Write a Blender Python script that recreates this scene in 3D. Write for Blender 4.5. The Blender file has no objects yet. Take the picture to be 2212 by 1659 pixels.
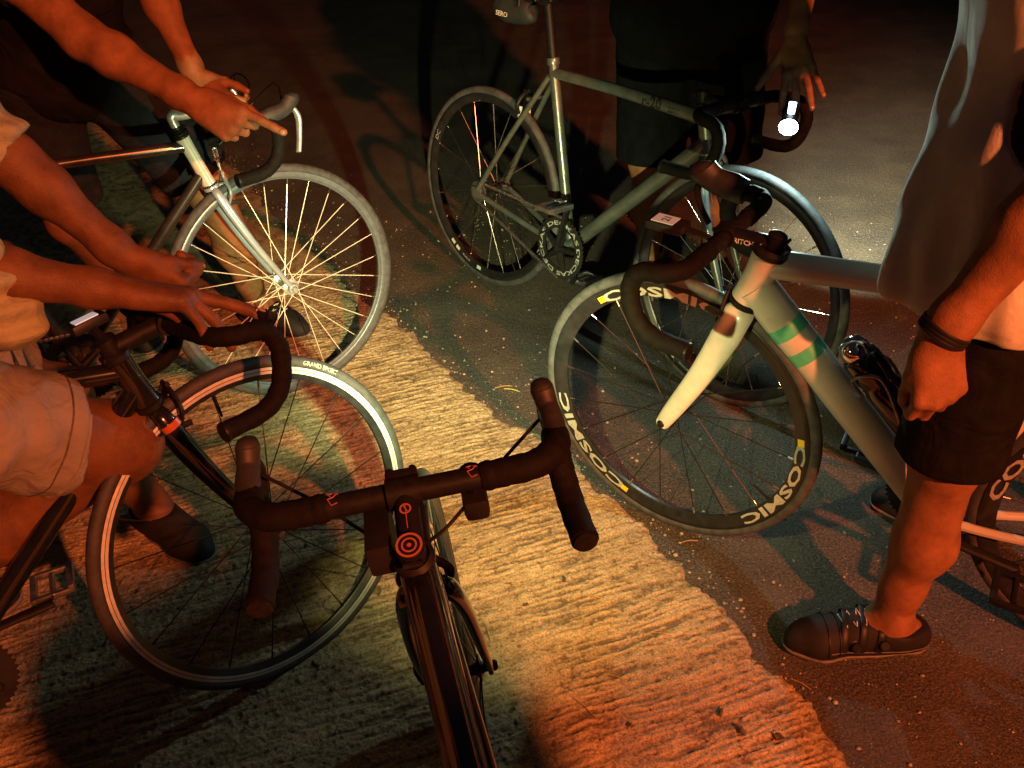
import bpy, bmesh, math, random
import numpy as np
from mathutils import Matrix, Vector
random.seed(7); RNG = np.random.default_rng(7)
SCN = bpy.context.scene
COL = SCN.collection
A_ = np.array
def rad(a): return math.radians(a)

# ------------------------------------------------------------------ camera
CAM_H, CAM_PITCH, CAM_ROLL, CAM_F = 1.5662, 0.60347, -0.03452, 1995.6     # f in units of a 2212 px wide picture
fwv = A_([0, math.cos(CAM_PITCH), -math.sin(CAM_PITCH)]); rt0 = A_([1., 0, 0]); up0 = np.cross(rt0, fwv)
rtv = math.cos(CAM_ROLL) * rt0 + math.sin(CAM_ROLL) * up0
upv = math.cos(CAM_ROLL) * up0 - math.sin(CAM_ROLL) * rt0
def at(px, py, t):
    """a world point from its place in the photograph (2212 x 1659) and its depth t in metres"""
    return A_([0, 0, CAM_H]) + t * ((px - 1106) / CAM_F * rtv - (py - 829.5) / CAM_F * upv + fwv)
cam = bpy.data.cameras.new('camera'); camo = bpy.data.objects.new('camera', cam); COL.objects.link(camo)
cam.sensor_width = 36; cam.lens = 36 * CAM_F / 2212; cam.clip_start = .02; cam.clip_end = 200
mw = Matrix([[rtv[i], upv[i], -fwv[i], (0, 0, CAM_H)[i]] for i in range(3)] + [[0, 0, 0, 1]])
camo.matrix_world = mw
SCN.camera = camo

# ------------------------------------------------------------------ night sky, street lamp light, exposure
w = bpy.data.worlds.new('World'); SCN.world = w; w.use_nodes = True
nt = w.node_tree; bg = nt.nodes['Background']
bg.inputs[0].default_value = (0.75, 0.80, 0.95, 1); bg.inputs[1].default_value = 0.011
SCN.view_settings.view_transform = 'Standard'; SCN.view_settings.look = 'None'
SCN.view_settings.exposure = 0.0; SCN.view_settings.gamma = 1.0; SCN.view_settings.use_curve_mapping = False
RED = (1.0, 0.20, 0.055)
def spot(name, loc, aim, energy, color, size, blend, radius, parent=None):
    L = bpy.data.lights.new(name, 'SPOT'); L.energy = energy; L.color = color; L.spot_size = rad(size); L.spot_blend = blend
    L.shadow_soft_size = radius
    o = bpy.data.objects.new(name, L); COL.objects.link(o); o.location = loc
    d = Vector(aim) - Vector(loc); o.rotation_euler = d.to_track_quat('-Z', 'Y').to_euler()
    if parent: o.parent = parent; o.matrix_parent_inverse = parent.matrix_world.inverted()
    return o
spot('street_lamp_light', (2.05, -2.35, 3.05), (0.0, 1.3, 0), 1900, RED, 75, .5, .06)

# ------------------------------------------------------------------ materials
def mat(name, color, rough=.5, metal=0., coat=0., nscale=0., nvar=.25, bump=0., bscale=200., spec=.5, rvar=0., detail=4., sheen=0., color2=None, wr=0., wrs=.55, sss=0.):
    m = bpy.data.materials.new(name); m.use_nodes = True; n = m.node_tree.nodes; l = m.node_tree.links
    b = n['Principled BSDF']; b.inputs['Roughness'].default_value = rough; b.inputs['Metallic'].default_value = metal
    b.inputs['Coat Weight'].default_value = coat; b.inputs['Coat Roughness'].default_value = .08
    b.inputs['Specular IOR Level'].default_value = spec
    if sheen: b.inputs['Sheen Weight'].default_value = sheen
    tc = n.new('ShaderNodeTexCoord')
    if nscale:
        nz = n.new('ShaderNodeTexNoise'); nz.inputs['Scale'].default_value = nscale; nz.inputs['Detail'].default_value = detail; nz.inputs['Roughness'].default_value = .6
        l.new(tc.outputs['Object'], nz.inputs['Vector'])
        r = n.new('ShaderNodeValToRGB'); c = A_(color); c2 = A_(color2) if color2 is not None else c * (1 + nvar)
        r.color_ramp.elements[0].position = .32; r.color_ramp.elements[1].position = .68
        r.color_ramp.elements[0].color = (*(c * (1 - nvar)), 1); r.color_ramp.elements[1].color = (*np.clip(c2, 0, 1), 1)
        l.new(nz.outputs['Fac'], r.inputs['Fac']); l.new(r.outputs['Color'], b.inputs['Base Color'])
        if rvar:
            mr = n.new('ShaderNodeMapRange'); mr.inputs['To Min'].default_value = max(rough - rvar, .03); mr.inputs['To Max'].default_value = rough + rvar
            l.new(nz.outputs['Fac'], mr.inputs['Value']); l.new(mr.outputs['Result'], b.inputs['Roughness'])
    else: b.inputs['Base Color'].default_value = (*color, 1)
    if bump:
        nb = n.new('ShaderNodeTexNoise'); nb.inputs['Scale'].default_value = bscale; nb.inputs['Detail'].default_value = 3
        l.new(tc.outputs['Object'], nb.inputs['Vector'])
        bp = n.new('ShaderNodeBump'); bp.inputs['Strength'].default_value = bump; bp.inputs['Distance'].default_value = .002
        l.new(nb.outputs['Fac'], bp.inputs['Height']); l.new(bp.outputs['Normal'], b.inputs['Normal'])
        if wr:                                                      # creases in cloth, tendons and dimples in skin
            nw = n.new('ShaderNodeTexNoise'); nw.inputs['Scale'].default_value = wr; nw.inputs['Detail'].default_value = 3; nw.inputs['Distortion'].default_value = 1.2
            l.new(tc.outputs['Object'], nw.inputs['Vector']); b2 = n.new('ShaderNodeBump'); b2.inputs['Strength'].default_value = wrs; b2.inputs['Distance'].default_value = .28 / wr
            l.new(nw.outputs['Fac'], b2.inputs['Height']); l.new(b2.outputs['Normal'], bp.inputs['Normal'])
    if sss:
        b.inputs['Subsurface Weight'].default_value = sss; b.inputs['Subsurface Radius'].default_value = (1, .35, .2); b.inputs['Subsurface Scale'].default_value = .004
    return m
def emit(name, color, strength):
    m = bpy.data.materials.new(name); m.use_nodes = True; b = m.node_tree.nodes['Principled BSDF']
    b.inputs['Base Color'].default_value = (*color, 1); b.inputs['Emission Color'].default_value = (*color, 1); b.inputs['Emission Strength'].default_value = strength
    return m
M = dict(
 rubber=mat('tyre_rubber', (.030, .030, .032), .62, nscale=60, nvar=.35, bump=.5, bscale=600),
 rubber_grey=mat('dusty_tyre_rubber', (.050, .052, .057), .68, nscale=45, nvar=.4, bump=.4, bscale=500),
 silver=mat('polished_rim', (.62, .66, .70), .36, .75, nscale=80, nvar=.15, rvar=.08),
 rim_dull=mat('dull_silver_rim', (.15, .18, .215), .36, .45, nscale=80, nvar=.14, rvar=.08),
 track=mat('machined_brake_track', (.55, .57, .57), .42, .35, nscale=80, nvar=.12, rvar=.08),
 bright_spoke=mat('bright_spoke', (.78, .74, .64), .38, .3, nscale=50, nvar=.08),
 steel=mat('spoke_steel', (.75, .72, .66), .25, 1, nscale=50, nvar=.1),
 blackmetal=mat('black_anodised', (.010, .010, .011), .46, .15, nscale=90, nvar=.3, rvar=.08, spec=.2),
 blackspoke=mat('black_spoke', (.012, .012, .012), .4, .3),
 carbonrim=mat('black_rim', (.016, .017, .019), .33, .2, nscale=40, nvar=.3, rvar=.1),
 gloss_black=mat('gloss_black_paint', (.010, .010, .011), .16, .1, 1., nscale=30, nvar=.3, rvar=.05),
 tape=mat('bar_tape', (.0055, .005, .005), .75, nscale=70, nvar=.35, spec=.12, bump=.5, bscale=420),
 hood=mat('hood_rubber', (.022, .023, .024), .55, nscale=60, nvar=.3, bump=.3, bscale=700),
 greyframe=mat('dark_green_grey_paint', (.115, .135, .128), .33, .55, .5, nscale=25, nvar=.22, rvar=.08),
 brownframe=mat('dark_bronze_paint', (.055, .048, .045), .3, .6, .6, nscale=25, nvar=.3, rvar=.06),
 chromefork=mat('satin_chrome', (.46, .54, .64), .32, .55, .3, nscale=30, nvar=.06, rvar=.05),
 creamtube=mat('cream_lacquer', (.60, .58, .50), .28, .15, .8, nscale=40, nvar=.12),
 white=mat('white_paint', (.50, .485, .455), .34, 0, .5, nscale=30, nvar=.10, rvar=.08),
 offwhite=mat('pale_grey_paint', (.52, .51, .48), .36, 0, .5, nscale=12, nvar=.08),
 darkgrey=mat('dark_grey_paint', (.085, .085, .08), .36, 0, .5, nscale=20, nvar=.15),
 green=mat('green_paint', (.07, .46, .30), .32, 0, .6, nscale=20, nvar=.1),
 lime=mat('lime_green_paint', (.16, .62, .16), .32, 0, .6, nscale=20, nvar=.1),
 orange=mat('orange_decal_and_glint', (.36, .075, .012), .35, 0, .5, nscale=60, nvar=.2),
 yellow=mat('yellow_sticker', (.80, .55, .02), .4),
 decal=mat('white_decal', (.62, .66, .62), .35, 0, .3, nscale=90, nvar=.12),
 rub_decal=mat('tyre_print', (.60, .58, .52), .6, nscale=120, nvar=.25),
 red_print=mat('faded_red_print', (.30, .095, .05), .5),
 gold=mat('gold_lacquer', (.16, .10, .02), .3, .5, .6, nscale=30, nvar=.3),
 chrome=mat('chrome', (.8, .8, .8), .08, 1),
 pedal=mat('pedal_alloy', (.30, .31, .33), .35, .9, nscale=60, nvar=.3),
 blackplastic=mat('black_plastic', (.009, .009, .010), .5, spec=.3, nscale=40, nvar=.25),
 screen=emit('lcd_screen', (.40, .50, .50), .16),
 ink=mat('lcd_ink', (.03, .04, .04), .4),
 bag=mat('bag_nylon', (.016, .018, .021), .62, nscale=30, nvar=.3, bump=.4, bscale=500),
 leather=mat('saddle_skin', (.014, .014, .015), .5, nscale=40, nvar=.2, bump=.2, bscale=300),
 skin=mat('skin', (.225, .102, .045), .58, nscale=26, nvar=.26, bump=.5, bscale=420, rvar=.06, spec=.35, wr=38, wrs=.16, sss=.15),
 skin2=mat('tanned_skin', (.115, .050, .022), .58, nscale=24, nvar=.28, bump=.5, bscale=420, rvar=.06, spec=.35, wr=38, wrs=.16, sss=.15),
 nail=mat('nail', (.30, .155, .09), .3),
 blackcloth=mat('black_cloth', (.008, .008, .009), .85, nscale=25, nvar=.3, bump=.5, bscale=900, spec=.08, wr=13),
 navycloth=mat('dark_navy_cloth', (.0045, .005, .007), .95, nscale=25, nvar=.3, bump=.5, bscale=900, spec=.06, wr=13),
 greycloth=mat('grey_jersey', (.56, .55, .47), .88, nscale=18, nvar=.12, bump=.5, bscale=800, wr=9, wrs=.25),
 khaki=mat('khaki_cotton', (.185, .172, .155), .9, nscale=16, nvar=.16, bump=.6, bscale=700, wr=15),
 olive=mat('pale_olive_cotton', (.27, .27, .17), .9, nscale=16, nvar=.14, bump=.5, bscale=700, wr=14),
 denim=mat('dark_denim', (.010, .012, .018), .9, nscale=30, nvar=.3, bump=.5, bscale=700, spec=.2, wr=14),
 shoe=mat('black_shoe', (.011, .010, .011), .72, spec=.3, nscale=45, nvar=.3, bump=.3, bscale=400),
 sole=mat('shoe_sole', (.11, .10, .085), .6, nscale=45, nvar=.3),
 straw=mat('dry_straw', (.30, .20, .075), .7, nscale=90, nvar=.3),
 greenstraw=mat('green_straw', (.30, .38, .10), .6, nscale=90, nvar=.3),
 stone=mat('gravel_stone', (.30, .25, .20), .85, nscale=90, nvar=.4),
 leaf=mat('dry_leaf', (.06, .045, .03), .7, nscale=90, nvar=.4),
 hair=mat('dark_hair', (.012, .009, .008), .55, nscale=90, nvar=.4, bump=.8, bscale=300),
 lamp=emit('lamp_lens_lit', (.80, .97, 1.0), 60),
 lamp3=emit('warm_lens_lit', (.95, 1.0, .7), 5),
 lamp2=emit('lamp_ring_lit', (.70, .95, 1.0), 9),
)

# ------------------------------------------------------------------ mesh helpers
def mesh_obj(name, V, F, mats, parent=None, mi=None, angle=40, smooth=True):
    me = bpy.data.meshes.new(name); me.from_pydata([tuple(map(float, v)) for v in V], [], [tuple(map(int, f)) for f in F])
    for m in (mats if isinstance(mats, (list, tuple)) else [mats]): me.materials.append(m)
    if mi is not None: me.polygons.foreach_set('material_index', np.asarray(mi, np.int32))
    if smooth: me.polygons.foreach_set('use_smooth', np.ones(len(me.polygons), bool))
    me.update()
    if angle and smooth: me.set_sharp_from_angle(angle=rad(angle))
    o = bpy.data.objects.new(name, me); COL.objects.link(o)
    if parent: o.parent = parent
    return o
def unit(v):
    v = np.asarray(v, float); return v / (np.linalg.norm(v) + 1e-12)
def spline(P, n=8):
    """Catmull-Rom through the points"""
    P = np.asarray(P, float)
    if len(P) < 3: return P
    Q = np.vstack([2 * P[0] - P[1], P, 2 * P[-1] - P[-2]]); out = []
    for i in range(1, len(Q) - 2):
        for t in np.linspace(0, 1, n, endpoint=False):
            a, b, c, d = Q[i - 1:i + 3]
            out.append(.5 * (2 * b + (c - a) * t + (2 * a - 5 * b + 4 * c - d) * t * t + (3 * b - a - 3 * c + d) * t ** 3))
    out.append(P[-1]); return A_(out)
class MB:
    def __init__(s): s.V = []; s.F = []; s.I = []; s.n = 0; s.X = None
    def add(s, V, F, mi=0):
        V = np.asarray(V, float)
        if s.X is not None: V = s.X(V)
        s.V.append(V); s.F += [tuple(int(i) + s.n for i in f) for f in F]; s.I += [mi] * len(F); s.n += len(V); return s
    def tube(s, P, r, n=12, caps=True, mi=0, flat=1., ref=None, round_end=False):
        P = np.asarray(P, float); m = len(P)
        r = np.broadcast_to(np.asarray(r, float), (m,)) if np.ndim(r) < 1 or len(np.atleast_1d(r)) == m else np.interp(np.linspace(0, 1, m), np.linspace(0, 1, len(r)), r)
        T = np.gradient(P, axis=0) if m > 2 else np.repeat((P[1] - P[0])[None], 2, 0)
        T = T / (np.linalg.norm(T, axis=1)[:, None] + 1e-12)
        a = np.asarray(ref, float) if ref is not None else (A_([0, 0, 1.]) if abs(T[0][2]) < .9 else A_([1., 0, 0]))
        V = []; th = np.linspace(0, 2 * np.pi, n, endpoint=False)
        for i in range(m):
            a = unit(a - T[i] * (a @ T[i])); b = np.cross(T[i], a)
            V.append(P[i] + r[i] * (np.cos(th)[:, None] * a + flat * np.sin(th)[:, None] * b))
        V = np.concatenate(V); F = []
        for i in range(m - 1):
            for j in range(n): F.append((i * n + j, i * n + (j + 1) % n, (i + 1) * n + (j + 1) % n, (i + 1) * n + j))
        if caps:
            F.append(tuple(range(n - 1, -1, -1))); F.append(tuple(range((m - 1) * n, m * n)))
        return s.add(V, F, mi)
    def lathe(s, prof, n=48, o=(0, 0, 0), ax=(0, 1, 0), closed=False, mi=0, a0=0, a1=2 * np.pi):
        """prof: (radius, along) pairs turned round the axis ax through o"""
        ax = unit(ax); e1 = unit(np.cross(ax, (0, 0, 1) if abs(ax[2]) < .9 else (1, 0, 0))); e2 = np.cross(ax, e1)
        full = abs(a1 - a0 - 2 * np.pi) < 1e-6; th = np.linspace(a0, a1, n, endpoint=not full)
        V = [np.asarray(o) + ax * h + r * (math.cos(t) * e1 + math.sin(t) * e2) for t in th for r, h in prof]
        k = len(prof); F = []
        for i in range(n if full else n - 1):
            for j in range(k if closed else k - 1):
                j2 = (j + 1) % k; i2 = (i + 1) % n
                F.append((i * k + j, i2 * k + j, i2 * k + j2, i * k + j2))
        return s.add(V, F, mi)
    def box(s, c, size, R=None, bevel=.15, mi=0):
        bm = bmesh.new(); bmesh.ops.create_cube(bm, size=1)
        for v in bm.verts: v.co = Vector(A_(v.co) * A_(size))
        if bevel: bmesh.ops.bevel(bm, geom=bm.edges[:], offset=bevel * min(size), segments=2, affect='EDGES', profile=.6)
        V = A_([tuple(v.co) for v in bm.verts]); bm.verts.index_update(); F = [[v.index for v in f.verts] for f in bm.faces]; bm.free()
        if R is not None: V = V @ np.asarray(R).T
        return s.add(V + np.asarray(c), F, mi)
    def ball(s, c, r, R=None, n=16, mi=0):
        u = np.linspace(0, np.pi, n // 2 + 1); v = np.linspace(0, 2 * np.pi, n, endpoint=False); V = []; F = []
        for a in u:
            for b in v: V.append((math.sin(a) * math.cos(b), math.sin(a) * math.sin(b), math.cos(a)))
        V = A_(V) * np.broadcast_to(r, (3,))
        if R is not None: V = V @ np.asarray(R).T
        for i in range(n // 2):
            for j in range(n): F.append((i * n + j, (i + 1) * n + j, (i + 1) * n + (j + 1) % n, i * n + (j + 1) % n))
        return s.add(V + np.asarray(c), F, mi)
    def build(s, name, mats, parent=None, angle=40):
        return mesh_obj(name, np.concatenate(s.V), s.F, mats, parent, s.I, angle)
def frame_from(x, up=(0, 0, 1)):
    x = unit(x); y = unit(np.cross(up, x)); return np.stack([x, y, np.cross(x, y)], 1)
def text_geo(txt, size, ext=.0004, off=.012):
    cu = bpy.data.curves.new('t', 'FONT'); cu.body = txt; cu.size = size; cu.extrude = ext; cu.resolution_u = 2; cu.offset = size * off
    o = bpy.data.objects.new('t', cu); COL.objects.link(o); bpy.context.view_layer.update()
    me = bpy.data.meshes.new_from_object(o.evaluated_get(bpy.context.evaluated_depsgraph_get()))
    V = A_([tuple(v.co) for v in me.vertices]); F = [tuple(p.vertices) for p in me.polygons]
    bpy.data.objects.remove(o); bpy.data.curves.remove(cu); bpy.data.meshes.remove(me)
    V[:, 0] -= (V[:, 0].min() + V[:, 0].max()) / 2
    return V, F
def empty(name, label, cat, Mx=None, group=None):
    o = bpy.data.objects.new(name, None); COL.objects.link(o); o.empty_display_size = .1
    o['label'] = label; o['category'] = cat
    if group: o['group'] = group
    if Mx is not None: o.matrix_world = Mx
    return o
def tag(o, label, cat, group=None):
    o['label'] = label; o['category'] = cat
    if group: o['group'] = group
    return o

# ------------------------------------------------------------------ ground
EDGE = A_([(-9, 16.8), (-5, 10.3), (-2.9, 6.8), (-1.75, 4.9), (-1.06, 3.74), (-.39, 2.65), (-.15, 2.3), (.05, 2.02), (.22, 1.75), (.40, 1.47), (.53, 1.17), (.57, .98), (.80, .55), (1.6, -.9), (3.0, -3.3)])
def ground_mat(name, concrete):
    m = bpy.data.materials.new(name); m.use_nodes = True; n = m.node_tree.nodes; l = m.node_tree.links; b = n['Principled BSDF']
    tc = n.new('ShaderNodeTexCoord')
    def noise(scale, detail=6, rough=.6, vec=None, dist=0):
        z = n.new('ShaderNodeTexNoise'); z.inputs['Scale'].default_value = scale; z.inputs['Detail'].default_value = detail; z.inputs['Roughness'].default_value = rough; z.inputs['Distortion'].default_value = dist
        l.new(vec or tc.outputs['Object'], z.inputs['Vector']); return z.outputs['Fac']
    def ramp(fac, stops):
        r = n.new('ShaderNodeValToRGB'); e = r.color_ramp.elements
        e[0].position, e[0].color = stops[0][0], (*stops[0][1], 1); e[1].position, e[1].color = stops[-1][0], (*stops[-1][1], 1)
        for p, c in stops[1:-1]: k = e.new(p); k.color = (*c, 1)
        l.new(fac, r.inputs['Fac']); return r.outputs['Color']
    def mth(op, a, bb):
        q = n.new('ShaderNodeMath'); q.operation = op
        for i, v in enumerate((a, bb)):
            if isinstance(v, (int, float)): q.inputs[i].default_value = v
            else: l.new(v, q.inputs[i])
        return q.outputs[0]
    def mix(mode, f, a, bb):
        q = n.new('ShaderNodeMix'); q.data_type = 'RGBA'; q.blend_type = mode
        if isinstance(f, (int, float)): q.inputs[0].default_value = f
        else: l.new(f, q.inputs[0])
        l.new(a, q.inputs[6]); l.new(bb, q.inputs[7]); return q.outputs[2]
    if concrete:
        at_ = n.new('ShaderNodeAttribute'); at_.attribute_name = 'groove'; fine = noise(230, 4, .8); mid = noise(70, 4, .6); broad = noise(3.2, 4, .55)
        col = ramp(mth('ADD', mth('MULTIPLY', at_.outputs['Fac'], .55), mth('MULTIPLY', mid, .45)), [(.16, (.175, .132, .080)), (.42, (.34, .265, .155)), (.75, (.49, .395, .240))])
        col = mix('MULTIPLY', 1.0, col, ramp(broad, [(.3, (.74, .72, .70)), (.65, (1, 1, 1))])); col = mix('MULTIPLY', 1.0, col, ramp(fine, [(.34, (.34, .32, .30)), (.50, (.92, .92, .92)), (.66, (1.3, 1.3, 1.3))]))
        st_ = ramp(noise(9, 5, .7), [(.60, (1, 1, 1)), (.72, (.55, .52, .50))]); col = mix('MULTIPLY', .8, col, st_)
        bp = n.new('ShaderNodeBump'); bp.inputs['Distance'].default_value = .0016; l.new(fine, bp.inputs['Height']); l.new(bp.outputs['Normal'], b.inputs['Normal'])
        l.new(col, b.inputs['Base Color']); b.inputs['Roughness'].default_value = .9; b.inputs['Specular IOR Level'].default_value = .2
    else:
        fine = noise(170, 4, .75); mid = noise(60, 5, .65); broad = noise(1.7, 4, .55)
        vo = n.new('ShaderNodeTexVoronoi'); vo.inputs['Scale'].default_value = 210; l.new(tc.outputs['Object'], vo.inputs['Vector'])
        col = ramp(fine, [(.34, (.022, .021, .020)), (.50, (.075, .068, .060)), (.66, (.19, .17, .145))])
        col = mix('MULTIPLY', 1.0, col, ramp(broad, [(.3, (.62, .60, .58)), (.68, (1.15, 1.12, 1.1))]))
        grit = ramp(vo.outputs['Distance'], [(.05, (2.0, 1.85, 1.6)), (.16, (1, 1, 1))])
        gm = ramp(noise(38, 3, .5), [(.56, (0, 0, 0)), (.64, (1, 1, 1))])
        col = mix('MULTIPLY', gm, col, grit)
        dust = ramp(noise(4.5, 5, .65), [(.45, (0, 0, 0)), (.8, (.45, .45, .45))])
        tint = n.new('ShaderNodeRGB'); tint.outputs[0].default_value = (.20, .165, .12, 1)
        col = mix('MIX', dust, col, tint.outputs[0])
        h = mth('ADD', mth('MULTIPLY', mid, .8), mth('MULTIPLY', fine, .6))
        bp = n.new('ShaderNodeBump'); bp.inputs['Distance'].default_value = .012; bp.inputs['Strength'].default_value = 1.0
        l.new(h, bp.inputs['Height']); l.new(bp.outputs['Normal'], b.inputs['Normal'])
        l.new(col, b.inputs['Base Color']); b.inputs['Roughness'].default_value = .82; b.inputs['Specular IOR Level'].default_value = .3
    return m
g = MB(); g.add([(-60, -30, 0), (60, -30, 0), (60, 90, 0), (-60, 90, 0)], [(0, 1, 2, 3)])
go = g.build('asphalt_ground', ground_mat('worn_asphalt', False)); go['kind'] = 'structure'
def vnoise(x, y):
    """cheap smooth value noise"""
    xi, yi = np.floor(x).astype(int), np.floor(y).astype(int); fx, fy = x - xi, y - yi
    fx = fx * fx * (3 - 2 * fx); fy = fy * fy * (3 - 2 * fy)
    hsh = lambda a, b: ((np.sin(a * 127.1 + b * 311.7) * 43758.5453) % 1)
    return (hsh(xi, yi) * (1 - fx) + hsh(xi + 1, yi) * fx) * (1 - fy) + (hsh(xi, yi + 1) * (1 - fx) + hsh(xi + 1, yi + 1) * fx) * fy
def fbm(x, y, seed, n=1):
    return sum(vnoise(x * 2 ** i + 17.3 * seed + 5 * i, y * 2 ** i + 9.1 * seed) / 2 ** i for i in range(n)) / sum(.5 ** i for i in range(n)) - .5
def relief(x, y):
    """broomed concrete: short broken ridges across the strip, lumps, pits"""
    r = .945 * x + .327 * y; q = -.327 * x + .945 * y
    q = q + .020 * fbm(r * 4, q * 5, 1) + .006 * fbm(r * 22, q * 26, 2)
    a = fbm(r / .075, q / .0060, 3); b = fbm(r / .024, q / .0040, 4)
    rid = np.tanh(3.5 * a) * .0021 + np.tanh(3. * b) * .0013
    lump = fbm(x / .012, y / .012, 5) * .0024 + fbm(x / .0044, y / .0044, 6) * .0030
    worn = np.clip((fbm(x / .22, y / .22, 7, 2) + .12) * 4, 0, 1)
    pit = np.clip(fbm(x / .012, y / .012, 8) - .33, 0, 1) * -.022
    return rid * (1 - .55 * worn), lump, pit
def concrete():
    E = spline(EDGE, 60); seg = np.r_[0, np.cumsum(np.linalg.norm(np.diff(E, axis=0), axis=1))]
    near = np.interp(np.array([3.1, .80]), -E[::-1, 1] * -1, seg[::-1]); n0, n1 = sorted(near)
    s_ = np.unique(np.concatenate([np.arange(0, n0, .02), np.arange(n0, n1, .0026), np.arange(n1, seg[-1], .02)])); X = np.interp(s_, seg, E[:, 0]); Y = np.interp(s_, seg, E[:, 1])
    nx, ny = np.full_like(s_, -.86), np.full_like(s_, -.51)
    jag = np.zeros_like(s_)
    for wl, am in ((.42, .028), (.16, .026), (.06, .015), (.022, .008), (.010, .005)):
        kn = np.arange(-1, s_[-1] + 1, wl); jag += np.interp(s_ + RNG.uniform(0, wl), kn, RNG.uniform(-am, am, len(kn)))
    offs = np.concatenate([[-.014, -.006, -.002], np.arange(.001, 1.75, .0026), [1.8, 2.2, 3.5, 8, 30]]); base = np.interp(offs, [-.014, -.006, .001, .012, .05], [-.004, .001, .0055, .0095, .012])
    k = len(offs); fade = np.clip(1 - offs / .25, 0, 1)
    PX = X[:, None] + nx[:, None] * (offs + jag[:, None] * fade); PY = Y[:, None] + ny[:, None] * (offs + jag[:, None] * fade)
    rid, lump, pit = relief(PX, PY); ew = np.clip(offs / .09, 0, 1) ** .7; near_m = ((s_ > n0) & (s_ < n1))[:, None] * (offs < 1.75)
    H = (rid * (.25 + .75 * ew) + lump * (1.5 - .5 * ew) + pit) * near_m * np.clip((offs + .004) / .008, 0, 1)
    V = np.stack([PX, PY, np.maximum(base + H, -.004 + 0 * H)], -1).reshape(-1, 3)
    i, j = np.meshgrid(np.arange(len(s_) - 1), np.arange(k - 1), indexing='ij'); q0 = (i * k + j).ravel(); F = np.stack([q0, q0 + k, q0 + k + 1, q0 + 1], 1)
    p = V[F[5000]]
    if np.cross(p[1] - p[0], p[3] - p[0])[2] < 0: F = F[:, ::-1]
    me = bpy.data.meshes.new('concrete_pavement'); me.vertices.add(len(V)); me.vertices.foreach_set('co', V.astype(np.float32).ravel())
    me.loops.add(F.size); me.loops.foreach_set('vertex_index', F.astype(np.int32).ravel()); me.polygons.add(len(F)); me.polygons.foreach_set('loop_start', np.arange(0, F.size, 4, dtype=np.int32))
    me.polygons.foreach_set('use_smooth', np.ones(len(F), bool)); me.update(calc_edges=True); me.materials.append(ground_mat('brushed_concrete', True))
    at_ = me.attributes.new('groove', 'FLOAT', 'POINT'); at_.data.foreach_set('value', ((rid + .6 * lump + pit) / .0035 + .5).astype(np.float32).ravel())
    o = bpy.data.objects.new('concrete_pavement', me); COL.objects.link(o); o['kind'] = 'structure'
    return s_, X, Y, nx, ny
cs, cX, cY, cnx, cny = concrete()

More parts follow.
